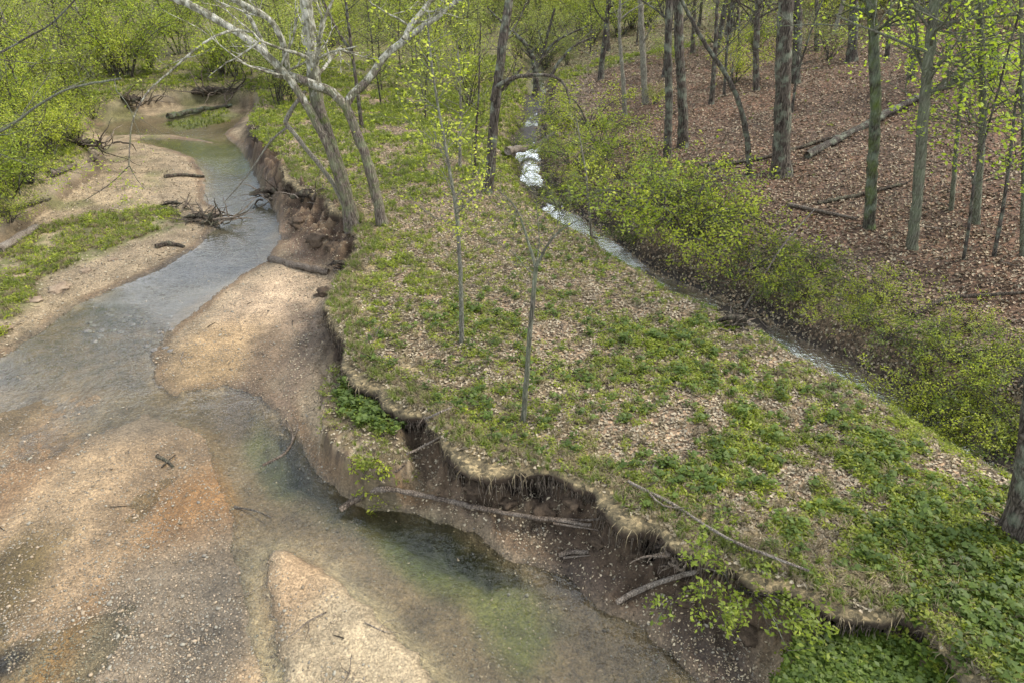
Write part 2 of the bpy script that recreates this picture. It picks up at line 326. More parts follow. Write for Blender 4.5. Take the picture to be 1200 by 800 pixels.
M['leaf_green'] = leaf_mat('mid_green_bush_leaf', [(.08, .12, .02), (.12, .17, .03), (.17, .22, .035), (.21, .26, .045)])
M['leaf_bright'] = leaf_mat('bright_young_leaf', [(.22, .32, .03), (.32, .40, .04), (.40, .47, .06)])
M['leaf_haze'] = leaf_mat('pale_budding_leaf', [(.24, .29, .07), (.31, .35, .09), (.19, .25, .06), (.34, .35, .12), (.22, .19, .10)])
M['plant_mid'] = leaf_mat('ground_plant_leaf', [(.13, .17, .025), (.19, .235, .03), (.27, .30, .045), (.17, .20, .035)])
M['plant_bright'] = leaf_mat('bright_ground_plant_leaf', [(.22, .28, .025), (.30, .35, .035), (.36, .38, .05)])
M['nettle'] = leaf_mat('nettle_leaf', [(.07, .115, .025), (.10, .15, .03), (.14, .19, .035)])
M['heart'] = leaf_mat('broad_round_leaf', [(.08, .13, .02), (.12, .18, .028), (.17, .23, .04)])
M['grass'] = leaf_mat('grass_blade', [(.12, .17, .035), (.17, .21, .05), (.22, .24, .08)])
M['drygrass'] = leaf_mat('dry_grass_blade', [(.14, .11, .06), (.25, .20, .12), (.33, .27, .17), (.10, .08, .05)], .8, False)
M['litter_tan'] = leaf_mat('tan_dead_leaf', [(.12, .09, .06), (.24, .19, .13), (.34, .285, .205), (.17, .13, .085), (.42, .37, .28), (.21, .165, .115)], .7, False)
M['litter_red'] = leaf_mat('russet_dead_leaf', [(.075, .045, .028), (.15, .098, .062), (.24, .165, .11), (.10, .065, .042), (.36, .28, .20), (.17, .105, .065)], .7, False)
M['pebble'] = leaf_mat('river_pebble', [(.13, .105, .075), (.28, .225, .165), (.40, .34, .265), (.22, .155, .09), (.52, .47, .39), (.18, .165, .145)], .7, False)
M['clod'] = (lambda t: t.surf(t.ramp(t.noise(t.obj(), 4, 6, .65), [(.3, (.17, .12, .08)), (.7, (.40, .31, .21))]), .95, t.noise(t.obj(), 14, 5, .7), .8, .04, .2))(NT('dry_clay_clod'))
M['soil'] = (lambda t: t.surf(t.ramp(t.noise(t.obj(), 7, 6, .7), [(.3, (.045, .032, .022)), (.7, (.16, .115, .075))]), .95, t.noise(t.obj(), 16, 6, .75), 1.0, .06, .2))(NT('damp_bank_soil'))
M['cobble'] = (lambda t: t.surf(t.ramp(t.noise(t.obj(), 9, 4, .65), [(.3, (.07, .065, .055)), (.7, (.22, .20, .17))]), .4, t.noise(t.obj(), 30, 4, .7), .5, .01, .5))(NT('wet_grey_cobble'))
# ------------------------------------------------------------------ object helpers
def newmesh(name, V, Fs, mat, cols=None):
    me = bpy.data.meshes.new(name); V = np.asarray(V, np.float32)
    if isinstance(Fs, np.ndarray):
        nf, k = Fs.shape; me.vertices.add(len(V)); me.vertices.foreach_set('co', V.ravel()); me.loops.add(nf * k); me.polygons.add(nf)
        me.loops.foreach_set('vertex_index', Fs.astype(np.int32).ravel()); me.polygons.foreach_set('loop_start', np.arange(0, nf * k, k, dtype=np.int32)); me.polygons.foreach_set('loop_total', np.full(nf, k, np.int32))
        me.update(calc_edges=True)
    else: me.from_pydata([tuple(map(float, v)) for v in V], [], Fs); me.update()
    me.materials.append(mat); return me
def addcol(me, name, arr):
    a = me.color_attributes.new(name, 'FLOAT_COLOR', 'POINT'); b = np.ones((len(arr), 4), np.float32); b[:, :3] = arr; a.data.foreach_set('color', b.ravel())
def link(o, parent=None):
    COL.objects.link(o)
    if parent is not None: o.parent = parent
    return o
def tag(o, label=None, cat=None, group=None, kind=None):
    if label: o['label'] = label
    if cat: o['category'] = cat
    if group: o['group'] = group
    if kind: o['kind'] = kind
    return o
def empty(name, loc, label, cat, group=None):
    o = bpy.data.objects.new(name, None); o.location = tuple(map(float, loc)); o.empty_display_size = .2; link(o); return tag(o, label, cat, group)
def taper(n, r0, r1, pw_=1.0): return r0 + (r1 - r0) * np.linspace(0, 1, n) ** pw_
class MB:
    def __init__(s): s.V = []; s.T = []; s.n = 0; s.Q = []
    def tube(s, pts, rad, sides=8, rough=0.0, cap=True, flare=0.0, step=None):
        pts = np.asarray(pts, float); rad = np.asarray(rad, float)
        n = len(pts); tan = np.gradient(pts, axis=0); tan /= np.maximum(np.linalg.norm(tan, axis=1)[:, None], 1e-9)
        ref = np.array([0, 1, 0.]) if abs(tan[0][1]) < .8 else np.array([1, 0, 0.])
        a = np.cross(tan, ref); a /= np.maximum(np.linalg.norm(a, axis=1)[:, None], 1e-9); b = np.cross(tan, a)
        th = np.arange(sides) / sides * 2 * np.pi
        rr = rad[:, None] * np.ones(sides)[None]
        if rough:
            ph = random.random() * 50
            ln = np.arange(n)
            rr = rr * (1 + rough * (vnoise(ln[:, None] * .55 + ph + 0 * th, np.cos(th)[None] * 1.6 + np.sin(th)[None] * 2.1 + ph + 0 * ln[:, None], 5) * 2 - 1))
        if flare:
            k = max(2, int(n * .12)); fl = np.zeros(n); L = np.linalg.norm(pts - pts[0], axis=1); fl = np.exp(-L / (rad[0] * 1.6))
            rr = rr * (1 + flare * fl[:, None] * (1 + .55 * np.cos(th * 5 + 1.3)[None]))
        V = pts[:, None] + rr[..., None] * (np.cos(th)[None, :, None] * a[:, None] + np.sin(th)[None, :, None] * b[:, None])
        base = s.n; s.V.append(V.reshape(-1, 3)); s.n += n * sides
        i = np.arange(n - 1)[:, None] * sides; j = np.arange(sides)[None]; j2 = (j + 1) % sides
        q = np.stack([i + j, i + j2, i + sides + j2, i + sides + j], -1).reshape(-1, 4) + base; s.Q.append(q)
        if cap and sides >= 4:
            for e, idx in ((0, np.arange(sides)), (n - 1, np.arange(sides)[::-1])):
                s.V.append(pts[e][None]); c = s.n; s.n += 1
                ii = base + e * sides + idx; s.Q.append(np.stack([ii, np.full(sides, c), np.full(sides, c), np.roll(ii, -1)], -1)[:, [0, 3, 1, 1]])
        return s
    def leaves(s, C, size, up=.5, asp=.55, droop=0.0):
        C = np.asarray(C, float); n = len(C)
        if not n: return s
        size = size * (.6 + .8 * rng.random(n))
        d = rng.normal(size=(n, 3)); d[:, 2] = d[:, 2] * .5 - droop; d /= np.linalg.norm(d, axis=1)[:, None]
        nn = rng.normal(size=(n, 3)) * (1 - up); nn[:, 2] += up * 1.6
        sd_ = np.cross(d, nn); sd_ /= np.maximum(np.linalg.norm(sd_, axis=1)[:, None], 1e-6); up_ = np.cross(sd_, d)
        w_ = size * asp * .5
        A = C; B = C + d * (size * .45)[:, None] + sd_ * w_[:, None] + up_ * (w_ * .35)[:, None]; D = C + d * (size * .45)[:, None] - sd_ * w_[:, None] + up_ * (w_ * .35)[:, None]; T = C + d * size[:, None]
        s.V.append(np.stack([A, B, T, D], 1).reshape(-1, 3)); q = np.arange(n)[:, None] * 4 + np.arange(4)[None] + s.n; s.Q.append(q); s.n += n * 4; return s
    def raw(s, V, Q):
        s.V.append(np.asarray(V, float)); s.Q.append(np.asarray(Q) + s.n); s.n += len(V); return s
    def mesh(s, name, mat, origin=(0, 0, 0), smooth=False):
        V = np.vstack(s.V) - np.asarray(origin)[None]; Q = np.vstack(s.Q)
        deg = Q[:, 2] == Q[:, 3]
        if deg.any():
            tri = Q[deg][:, :3]; Q = Q[~deg]; me = bpy.data.meshes.new(name)
            lv = np.concatenate([Q.ravel(), tri.ravel()]).astype(np.int32); ls = np.concatenate([np.arange(len(Q)) * 4, len(Q) * 4 + np.arange(len(tri)) * 3]).astype(np.int32); lt = np.concatenate([np.full(len(Q), 4), np.full(len(tri), 3)]).astype(np.int32)
            me.vertices.add(len(V)); me.vertices.foreach_set('co', V.astype(np.float32).ravel()); me.loops.add(len(lv)); me.loops.foreach_set('vertex_index', lv); me.polygons.add(len(ls)); me.polygons.foreach_set('loop_start', ls); me.polygons.foreach_set('loop_total', lt); me.update(calc_edges=True); me.materials.append(mat)
        else: me = newmesh(name, V, Q, mat)
        if smooth: me.polygons.foreach_set('use_smooth', np.ones(len(me.polygons), bool))
        return me
    def obj(s, name, mat, parent=None, origin=(0, 0, 0), smooth=True):
        o = bpy.data.objects.new(name, s.mesh(name, mat, origin, smooth)); return link(o, parent)
# ------------------------------------------------------------------ terrain mesh
def polymask(pts, z, w_=.3, x=GX, y=GY, amp=1.0):
    nx = x + amp * .25 * fbm(x, y, 1.3, 4, 101); ny = y + amp * .25 * fbm(x, y, 1.3, 4, 111)
    return sm(sdf(nx, ny, PW(pts, z)) / w_ * .5 + .5)
def blob(px, py, rx, ry, z=0):
    "soft patch on the ground, given by centre and reach, carried to the world"
    c = PW([(px, py)], z)[0]; ex = abs(PW([(px + rx, py)], z)[0][0] - c[0]); ey = abs(PW([(px, py - ry)], z)[0][1] - c[1])
    nx = GX + .3 * fbm(GX, GY, 1.1, 4, 121); ny = GY + .3 * fbm(GX, GY, 1.1, 4, 131)
    return sm(1.35 - np.sqrt(((nx - c[0]) / ex) ** 2 + ((ny - c[1]) / ey) ** 2))
C3 = lambda *c: np.array(c, float)
def lay(base, col, m): return base + (C3(*col) - base) * np.clip(m, 0, 1)[..., None]
col = np.zeros(GX.shape + (3,)) + C3(.265, .22, .155)
k = F['k']; sW = F['sW']; n1, n2, n3 = F['n1'], F['n2'], F['n3']
col = lay(col, (.31, .255, .175), sm(.5 + 1.2 * fbm(GX, GY, .6, 4, 140)) * .8)
# stream bed and wet margins; water's depth tint is painted into pool bed
col = lay(col, (.17, .115, .065), sm(1 - np.abs(sW + .10) / .22) * .9)
bed = sm(sW / .25); col = lay(col, (.19, .145, .09), bed)
col = lay(col, (.15, .16, .05), bed * sm(F['sP'] / .5) * sm(.4 + 1.6 * n1))
col = lay(col, (.055, .08, .03), sm(F['sP'] / .5) * sm(.35 + 1.7 * fbm(GX, GY, .8, 4, 150)) * .75)
col = lay(col, (.035, .045, .022), sm(F['sDp'] / .5 + .35) * .85)
col = lay(col, (.10, .085, .055), sm(F['sR'] / .5) * sm(.6 + n2) * .9)
col = lay(col, (.06, .065, .06), polymask([(240, 180), (300, 200), (330, 260), (300, 310), (200, 370), (100, 400), (100, 360), (230, 290), (255, 250)], 0) * .7)
far_pool = polymask([(120, 150), (180, 165), (230, 185), (262, 200), (300, 200), (280, 170), (240, 160)], 0); col = lay(col, (.13, .13, .05), far_pool * bed)
shl = sm(F['sS'] / .4 + .3); col = lay(col, (.27, .20, .12), shl)
col = lay(col, (.29, .17, .07), blob(228, 598, 66, 54) * shl); col = lay(col, (.36, .275, .17), blob(60, 620, 55, 100))
col = lay(col, (.34, .19, .06), blob(92, 750, 26, 75)); col = lay(col, (.30, .185, .09), blob(20, 560, 40, 90) * .6)
col = lay(col, (.14, .105, .04), blob(10, 680, 45, 60)); col = lay(col, (.205, .175, .13), blob(190, 730, 110, 110) * .9)
col = lay(col, (.125, .11, .085), blob(260, 730, 60, 100) * .85); col = lay(col, (.05, .042, .036), blob(5, 775, 30, 28))
col = lay(col, (.13, .10, .05), blob(20, 480, 50, 40) * .8); col = lay(col, (.20, .175, .13), blob(160, 480, 90, 40) * .7)
dry = sm(F['sD'] / .45 + .45); col = lay(col, (.37, .315, .215), dry); col = lay(col, (.32, .24, .15), blob(340, 690, 48, 70) * dry)
# right bar
col = lay(col, (.43, .345, .25), blob(320, 360, 60, 45)); col = lay(col, (.34, .25, .14), blob(255, 420, 60, 45) * .8); col = lay(col, (.16, .12, .085), blob(310, 340 + 95, 32, 60) * .85)
col = lay(col, (.15, .115, .085), polymask([(345, 360), (388, 372), (372, 420), (345, 500), (322, 480), (338, 420)], .1) * .9)
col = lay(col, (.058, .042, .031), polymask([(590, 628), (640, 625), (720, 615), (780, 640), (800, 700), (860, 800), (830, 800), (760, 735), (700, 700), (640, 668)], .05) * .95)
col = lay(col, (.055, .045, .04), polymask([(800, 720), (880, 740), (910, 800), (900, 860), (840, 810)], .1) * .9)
col = lay(col, (.20, .14, .10), polymask([(335, 240), (400, 245), (400, 320), (330, 305)], .1))
# left bar
lb = (sm((F['dE'] - F['dL']) / 2)) * (1 - bed) * (1 - k)
col = lay(col, (.34, .28, .185), lb * sm(.5 + 1.3 * fbm(GX, GY, .5, 4, 160)) * .8)
col = lay(col, (.17, .14, .085), lb * sm(fbm(GX, GY, .9, 4, 165) * 2.5 - .3) * .8)
lg = polymask([(-80, 330), (0, 295), (60, 262), (110, 248), (205, 238), (215, 262), (150, 285), (60, 318), (40, 345), (0, 385), (-80, 430)], .25)
lg2 = polymask([(190, 140), (215, 132), (270, 128), (270, 136), (205, 148)], .1)
col = lay(col, (.12, .13, .05), lg * sm(.8 + 1.5 * n2) * .9); col = lay(col, (.22, .25, .09), lg2 * .8)
lf_ = (F['left']) & (k > .04); col = lay(col, (.11, .085, .055), lf_ * sm(1 - k) * .9); col = lay(col, (.13, .14, .055), lb * sm(.2 + 2.2 * fbm(GX, GY, .7, 4, 168)) * sm((GY - 16) / 6) * .8)
# bank soil; darkest flecks are shaded holes painted into the colour
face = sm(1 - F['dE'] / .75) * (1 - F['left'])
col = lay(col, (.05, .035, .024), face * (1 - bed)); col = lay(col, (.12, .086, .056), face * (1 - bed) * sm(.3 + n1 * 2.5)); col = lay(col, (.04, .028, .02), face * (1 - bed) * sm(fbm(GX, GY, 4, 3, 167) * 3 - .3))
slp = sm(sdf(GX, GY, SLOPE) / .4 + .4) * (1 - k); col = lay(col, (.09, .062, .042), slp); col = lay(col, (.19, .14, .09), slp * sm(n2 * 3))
# floodplain and hill
pk = k
pen = np.zeros_like(col) + C3(.235, .18, .125)
pen = lay(pen, (.15, .12, .08), sm(.5 + 1.5 * fbm(GX, GY, .8, 4, 170)) * .7)
GREENS = [([(400, 300), (425, 270), (470, 262), (530, 285), (535, 335), (480, 348), (415, 338)], 1.0, 1), ([(430, 185), (520, 180), (545, 215), (470, 255), (455, 262), (445, 235)], .95, 3),
          ([(520, 345), (640, 362), (655, 395), (560, 402), (480, 375)], .9, 2), ([(650, 400), (740, 355), (830, 375), (890, 430), (840, 480), (760, 470), (690, 445)], .8, 2),
          ([(860, 430), (1000, 480), (1160, 560), (1260, 610), (1260, 860), (1080, 735), (960, 690), (870, 650), (800, 600), (770, 550), (800, 500)], 1.0, 4),
          ([(1020, 660), (1100, 640), (1260, 640), (1260, 900), (1140, 790), (1060, 715)], 1.0, 2), ([(280, 125), (450, 100), (600, 110), (570, 190), (450, 182), (330, 172)], .95, 3),
          ([(400, 370), (470, 350), (600, 480), (760, 560), (700, 555), (560, 520), (440, 440)], .38, 4), ([(1000, 480), (1080, 450), (1200, 470), (1240, 560), (1180, 560)], .9, 1),
          ([(330, 170), (380, 175), (410, 240), (380, 228), (345, 205)], .7, 3), ([(900, 420), (960, 430), (1080, 500), (1100, 540), (980, 500)], .5, 4), ([(560, 240), (700, 300), (860, 400), (800, 380), (640, 300)], .3, 4)]
green = np.zeros_like(GX); gk = np.zeros_like(GX)
for pts, amt, kind in GREENS:
    mk = polymask(pts, 1.05, 1.3, amp=2.2) * amt; gk = np.where(mk > green, kind, gk); green = np.maximum(green, mk)
farg = sm((GY - 17) / 6) * np.where(F['hill'], sm((GY - 42) / 12) * .55 + .05, .8); gk = np.where(farg > green, 3, gk); green = np.maximum(green, farg)
green = np.maximum(green, np.where(F['left'], .75, 0)); green = np.where(F['hill'] & (F['dc'] > 2.0) & (GY < 40), green * .12, green)
green = np.maximum(green, sm(1 - np.abs(F['dc'] - 1.5) / 1.0) * .35)
green = np.maximum(green, (.34 + .25 * sm(1 - F['dE'] / 2.5)) * (~F['hill']) * (k > .5)); green = green * sm(.86 + 1.6 * fbm(GX, GY, 1.1, 4, 180) + 1.2 * fbm(GX, GY, 4, 3, 185))
pen = lay(pen, (.10, .115, .045), green * .75)
hm = F['hill'] & (F['dc'] > 1.2)
hcol = lay(np.zeros_like(col) + C3(.12, .075, .05), (.08, .055, .038), sm(.5 + 1.6 * fbm(GX, GY, .5, 4, 190)) * .8)
hcol = lay(hcol, (.20, .165, .14), sm(1 - (F['dc'] - 1.5) / 2.5) * .7); hcol = lay(hcol, (.13, .13, .06), np.maximum(green, sm((GY - 38) / 15) * .8))
pen = np.where(hm[..., None], hcol, pen)
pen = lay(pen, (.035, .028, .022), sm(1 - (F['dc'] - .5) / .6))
pen = lay(pen, (.12, .12, .055), np.where(F['left'], .8, 0))
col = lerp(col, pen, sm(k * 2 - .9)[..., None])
bt = np.maximum(sm(F['sB'] / .15 + .2), sm(F['sB2'] / .2)) * (1 - k); col = lay(col, (.13, .105, .06), bt * sm(.7 + n2 * 3)); col = lay(col, (.08, .06, .04), bt * sm(n3 * 3)); 
gravm = np.clip((1 - sm(k * 2)) * (1 - face * .75) * (1 - bt) * (1 - lg) * .9, 0, 1) * lerp(1, .65, sm(F['sDp'] / .3 + .5))
litm = np.clip(sm(k * 2 - .8) * .9 * (1 - sm(1 - (F['dc'] - .3) / .5)), 0, 1)
wet = np.clip(sm(1 - np.abs(sW) / .3) * .8 + shl * (1 - dry) * 1.0 + bed * .6, 0, 1) * (1 - sm(k * 2))
wet = np.maximum(wet, polymask([(345, 360), (388, 372), (345, 500), (322, 480)], .1) * .5); wet = np.maximum(wet, sm(1 - (F['dc'] - .3) / .4) * .9)
damp = (1 - sm((GZ - .004) / .05)) * (GZ > -.012) * (1 - sm(k * 2)) * (1 - shl * .5); col = col * (1 - .42 * damp)[..., None]; col = np.where((k < .3)[..., None], col * C3(.90, .86, .80) * (1 + .35 * fbm(GX, GY, 2.2, 4, 195) + .25 * fbm(GX, GY, .45, 3, 196))[..., None], col)
V = np.stack([GX, GY, GZ], -1).reshape(-1, 3)
ii = (np.arange(NV - 1)[:, None] * NU + np.arange(NU - 1)[None]).ravel(); Q = np.stack([ii, ii + 1, ii + NU + 1, ii + NU], 1)
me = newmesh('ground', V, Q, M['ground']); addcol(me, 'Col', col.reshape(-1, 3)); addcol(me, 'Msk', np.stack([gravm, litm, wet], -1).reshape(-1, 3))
me.polygons.foreach_set('use_smooth', np.ones(len(Q), bool))
ground = link(bpy.data.objects.new('ground', me)); tag(ground, kind='structure')
# ------------------------------------------------------------------ water sheets
def smooth_line(pts, z): return catmull(PW(pts, z), .5)
MAINL = smooth_line([(300, 122), (230, 138), (120, 152), (190, 162), (262, 178), (285, 215), (295, 270), (250, 315), (180, 370), (110, 410), (150, 470), (230, 500), (310, 540), (400, 600), (520, 660), (640, 740), (740, 830), (900, 1000)], 0)
def stream_coords(x, y, line):
    best = np.full(x.shape, 1e9); S = np.zeros(x.shape); D = np.zeros(x.shape); acc = 0
    for i in range(len(line) - 1):
        a = line[i]; b = line[i + 1]; ab = b - a; L2 = ab @ ab; L = math.sqrt(L2)
        t = np.clip(((x - a[0]) * ab[0] + (y - a[1]) * ab[1]) / L2, 0, 1); dx = x - a[0] - t * ab[0]; dy = y - a[1] - t * ab[1]; d = dx * dx + dy * dy
        m = d < best; best = np.where(m, d, best); S = np.where(m, acc + t * L, S); D = np.where(m, np.sign(ab[0] * dy - ab[1] * dx) * np.sqrt(d), D); acc += L
    return S, D
def water_sheet(name, x, y, z, mat, chop, line, mask):
    nv, nu = x.shape; V = np.stack([x, y, z], -1).reshape(-1, 3)
    ii = (np.arange(nv - 1)[:, None] * nu + np.arange(nu - 1)[None]); Q = np.stack([ii, ii + 1, ii + nu + 1, ii + nu], -1)
    keep = (mask[:-1, :-1] | mask[1:, :-1] | mask[:-1, 1:] | mask[1:, 1:]); Q = Q[keep]
    used = np.unique(Q); rm = np.zeros(len(V), int); rm[used] = np.arange(len(used)); me = newmesh(name, V[used], rm[Q], mat)
    c = np.stack([chop, chop, chop], -1).reshape(-1, 3)[used]; addcol(me, 'Flow', c)
    at = me.attributes.new('stream', 'FLOAT_VECTOR', 'POINT')
    # a blend of true place and flow direction: ripples lie mostly across the current
    S, D = stream_coords(V[used][:, 0], V[used][:, 1], line)
    a3 = np.stack([V[used][:, 0], V[used][:, 1], 0 * S], 1).astype(np.float32); at.data.foreach_set('vector', a3.ravel())
    me.polygons.foreach_set('use_smooth', np.ones(len(Q), bool)); o = link(bpy.data.objects.new(name, me)); return tag(o, kind='structure')
st = 2; wx, wy = GX[::st, ::st], GY[::st, ::st]; ws = F['sW'][::st, ::st]; sR_ = F['sR'][::st, ::st]; sS_ = F['sS'][::st, ::st]; sP_ = F['sP'][::st, ::st]
calm = np.zeros_like(wx)
for cx, cy, rx, ry in ((222, 358, 36, 22), (255, 340, 30, 10), (205, 268, 26, 10), (190, 175, 70, 14), (300, 195, 20, 12), (195, 468, 20, 12), (120, 355, 50, 8)):
    c = PW([(cx, cy)], 0)[0]; ex = abs(PW([(cx + rx, cy)], 0)[0][0] - c[0]); ey = abs(PW([(cx, cy - ry)], 0)[0][1] - c[1]); calm = np.maximum(calm, sm(1.4 - np.sqrt(((wx - c[0]) / ex) ** 2 + ((wy - c[1]) / ey) ** 2)))
chop = (.45 + .45 * sm(ws / .4)) * (.75 + .5 * fbm(wx, wy, .7, 3, 200)); chop = lerp(chop, 1.0, sm(sR_ / .6 + .3)); chop = chop * (1 - .30 * sm((wy - 8.5) / 3)); chop = lerp(chop, .3, sm(sS_ / .4)); chop = lerp(chop, .12, calm * .9); chop = lerp(chop, .95, sm(sP_ / .3))
water_sheet('water', wx, wy, 0 * wx + .004 * fbm(wx, wy, 2.5, 3, 210), M['water'], chop, MAINL, (ws > -.25) & (wy < 60))
cx = CREEK; T_ = np.gradient(cx, axis=0); T_ /= np.linalg.norm(T_, axis=1)[:, None]; N_ = np.stack([-T_[:, 1], T_[:, 0]], 1)
offs = np.linspace(-1.6, 1.6, 9); sx = cx[:, None, 0] + N_[:, None, 0] * offs; sy = cx[:, None, 1] + N_[:, None, 1] * offs
water_sheet('creek_water', sx, sy, 0 * sx + .215, M['creekwater'], 0 * sx + .5, CREEK, sx > -1e9)
# ------------------------------------------------------------------ loose things scattered by geometry nodes
def scatter(name, protos, pts, rot, scl, idx, label):
    pts = np.asarray(pts, np.float32); n = len(pts)
    me = bpy.data.meshes.new(name); me.vertices.add(n); me.vertices.foreach_set('co', pts.ravel())
    me.attributes.new('rot', 'FLOAT_VECTOR', 'POINT').data.foreach_set('vector', np.asarray(rot, np.float32).ravel())
    me.attributes.new('scl', 'FLOAT', 'POINT').data.foreach_set('value', np.asarray(scl, np.float32)); me.attributes.new('idx', 'INT', 'POINT').data.foreach_set('value', np.asarray(idx, np.int32))
    o = link(bpy.data.objects.new(name, me)); pc = bpy.data.collections.new(name + '_kinds')
    for i, (pm) in enumerate(protos):
        po = bpy.data.objects.new('k%02d_' % i + name, pm); pc.objects.link(po)
    g = bpy.data.node_groups.new(name, 'GeometryNodeTree'); g.interface.new_socket('Geometry', in_out='INPUT', socket_type='NodeSocketGeometry'); g.interface.new_socket('Geometry', in_out='OUTPUT', socket_type='NodeSocketGeometry')
    N = g.nodes; L = g.links; gi_ = N.new('NodeGroupInput'); go = N.new('NodeGroupOutput'); ip = N.new('GeometryNodeInstanceOnPoints'); ci = N.new('GeometryNodeCollectionInfo')
    ci.inputs['Collection'].default_value = pc; ci.inputs['Separate Children'].default_value = True; ci.inputs['Reset Children'].default_value = True
    def na(nm, dt): a = N.new('GeometryNodeInputNamedAttribute'); a.data_type = dt; a.inputs[0].default_value = nm; return a.outputs[0]
    er = N.new('FunctionNodeEulerToRotation'); L.new(na('rot', 'FLOAT_VECTOR'), er.inputs[0])
    L.new(gi_.outputs[0], ip.inputs['Points']); L.new(ci.outputs[0], ip.inputs['Instance']); ip.inputs['Pick Instance'].default_value = True
    L.new(na('idx', 'INT'), ip.inputs['Instance Index']); L.new(er.outputs[0], ip.inputs['Rotation']); L.new(na('scl', 'FLOAT'), ip.inputs['Scale']); L.new(ip.outputs[0], go.inputs[0])
    o.modifiers.new('scatter', 'NODES').node_group = g
    return tag(o, label, kind='stuff')
def sample(n, ymin, ymax, xm=.85, power=1.35):
    "random ground points, thinning with distance from the viewpoint region"
    u = rng.random(n); e = 2 - power * .9
    Y = (ymin ** e + u * (ymax ** e - ymin ** e)) ** (1 / e); X = (rng.random(n) * 2 - 1) * xm * (Y + 2.0); return X, Y
def slope(x, y, e=.12):
    return np.arctan2(hz(x, y + e) - hz(x, y - e), 2 * e), -np.arctan2(hz(x + e, y) - hz(x - e, y), 2 * e)
def litter_mesh(name, mat, L=.075, W=.05, curl=.35):
    b = MB(); V = []; 
    xs = [-.5, -.2, .15, .5]; ws_ = [.08, .5, .42, .04]
    for x, w_ in zip(xs, ws_): V += [(x * L, -w_ * W, curl * (x * x) * L + .012), (x * L, 0, curl * x * x * L * .6), (x * L, w_ * W, curl * (x * x) * L + .010 * (1 + x))]
    Q = [[i * 3 + j, i * 3 + 3 + j, i * 3 + 4 + j, i * 3 + 1 + j] for i in range(3) for j in range(2)]
    return b.raw(V, Q).mesh(name, mat)
inC = k < .5
Kf, DC, HL, GR, LF, SCf = k, F['dc'], F['hill'].astype(float), green, F['left'].astype(float), F['sC']
# tan litter on the flood plain
X, Y = sample(230000, 4.2, 30); kk = samp(KL, X, Y); hl = samp(HL, X, Y); dc = samp(DC, X, Y); gr = samp(GR, X, Y)
ok = (kk > .6) & ((hl < .5) | (dc < 2.0)) & (dc > .1) & (rng.random(len(X)) < 1 - .55 * gr) & (samp(LF, X, Y) < .5)
X, Y = X[ok], Y[ok]; n = len(X); rx, ry = slope(X, Y)
tanp = [litter_mesh('dead_leaf_a', M['litter_tan']), litter_mesh('dead_leaf_b', M['litter_tan'], .06, .055, -.3), litter_mesh('dead_leaf_c', M['litter_tan'], .09, .035, .6)]
scatter('leaf_litter', tanp, np.stack([X, Y, hl_(X, Y) + .012], 1), np.stack([rx + rng.normal(0, .35, n), ry + rng.normal(0, .25, n), rng.random(n) * 6.28], 1), .38 + .62 * rng.random(n), rng.integers(0, 3, n), 'tan dead leaves lying on the flat ground between the streams')
X, Y = sample(330000, 8, 60, .95); hl = samp(HL, X, Y); dc = samp(DC, X, Y); ok = (hl > .5) & (dc > .15) & (rng.random(len(X)) < 1 - .8 * samp(GR, X, Y)) & (X > -5)
X, Y = X[ok], Y[ok]; n = len(X); rx, ry = slope(X, Y)
redp = [litter_mesh('russet_leaf_a', M['litter_red'], .075, .05), litter_mesh('russet_leaf_b', M['litter_red'], .07, .055, -.35), litter_mesh('russet_leaf_c', M['litter_tan'], .08, .045, .6)]
scatter('hill_leaf_litter', redp, np.stack([X, Y, hl_(X, Y) + .015], 1), np.stack([rx + rng.normal(0, .4, n), ry + rng.normal(0, .4, n), rng.random(n) * 6.28], 1), (.5 + .75 * rng.random(n)) * (1 + np.clip(Y - 25, 0, 30) * .02), rng.choice([0, 1, 0, 1, 2, 2], n), 'russet dead leaves covering the wooded slope')
# pebbles
def pebble_mesh(name, mat, sx, sy, sz):
    import bmesh
    bm = bmesh.new(); bmesh.ops.create_icosphere(bm, subdivisions=1, radius=.5)
    for v in bm.verts: v.co = Vector((v.co.x * sx, v.co.y * sy, v.co.z * sz)) * (1 + .25 * (random.random() - .5))
    me = bpy.data.meshes.new(name); bm.to_mesh(me); bm.free(); me.materials.append(mat); me.polygons.foreach_set('use_smooth', np.ones(len(me.polygons), bool)); return me
X, Y = sample(400000, 2.6, 26, .85, 1.5); kk = samp(Kf, X, Y); z = hz(X, Y); dE = samp(F['dE'], X, Y); lgv = samp(lg, X, Y)
pr = np.where(z > -.035, 1.0, np.where(z > -.2, .45, .1)); ok = (kk < .3) & (z < .32) & (rng.random(len(X)) < pr * (1 - .8 * lgv) * np.where(dE < .9, .4, 1)) & (fbm(X, Y, .9, 3, 220) + .55 > rng.random(len(X)) * 1.1)
X, Y, z = X[ok], Y[ok], z[ok]; n = len(X); pp = [pebble_mesh('pebble_%d' % i, M['pebble'], *s_) for i, s_ in enumerate([(1, .8, .5), (1.1, .7, .45), (.8, .8, .6), (1.3, .8, .4)])]
size = .013 + .026 * rng.random(n) ** 2.5 + .05 * rng.random(n) * (rng.random(n) > .965)
scatter('river_pebbles', pp, np.stack([X, Y, z + size * .12], 1), rng.normal(0, .25, (n, 3)) + np.stack([0 * X, 0 * X, rng.random(n) * 6.28], 1), size, rng.integers(0, 4, n), 'small pale pebbles of the gravel bars and stream bed')
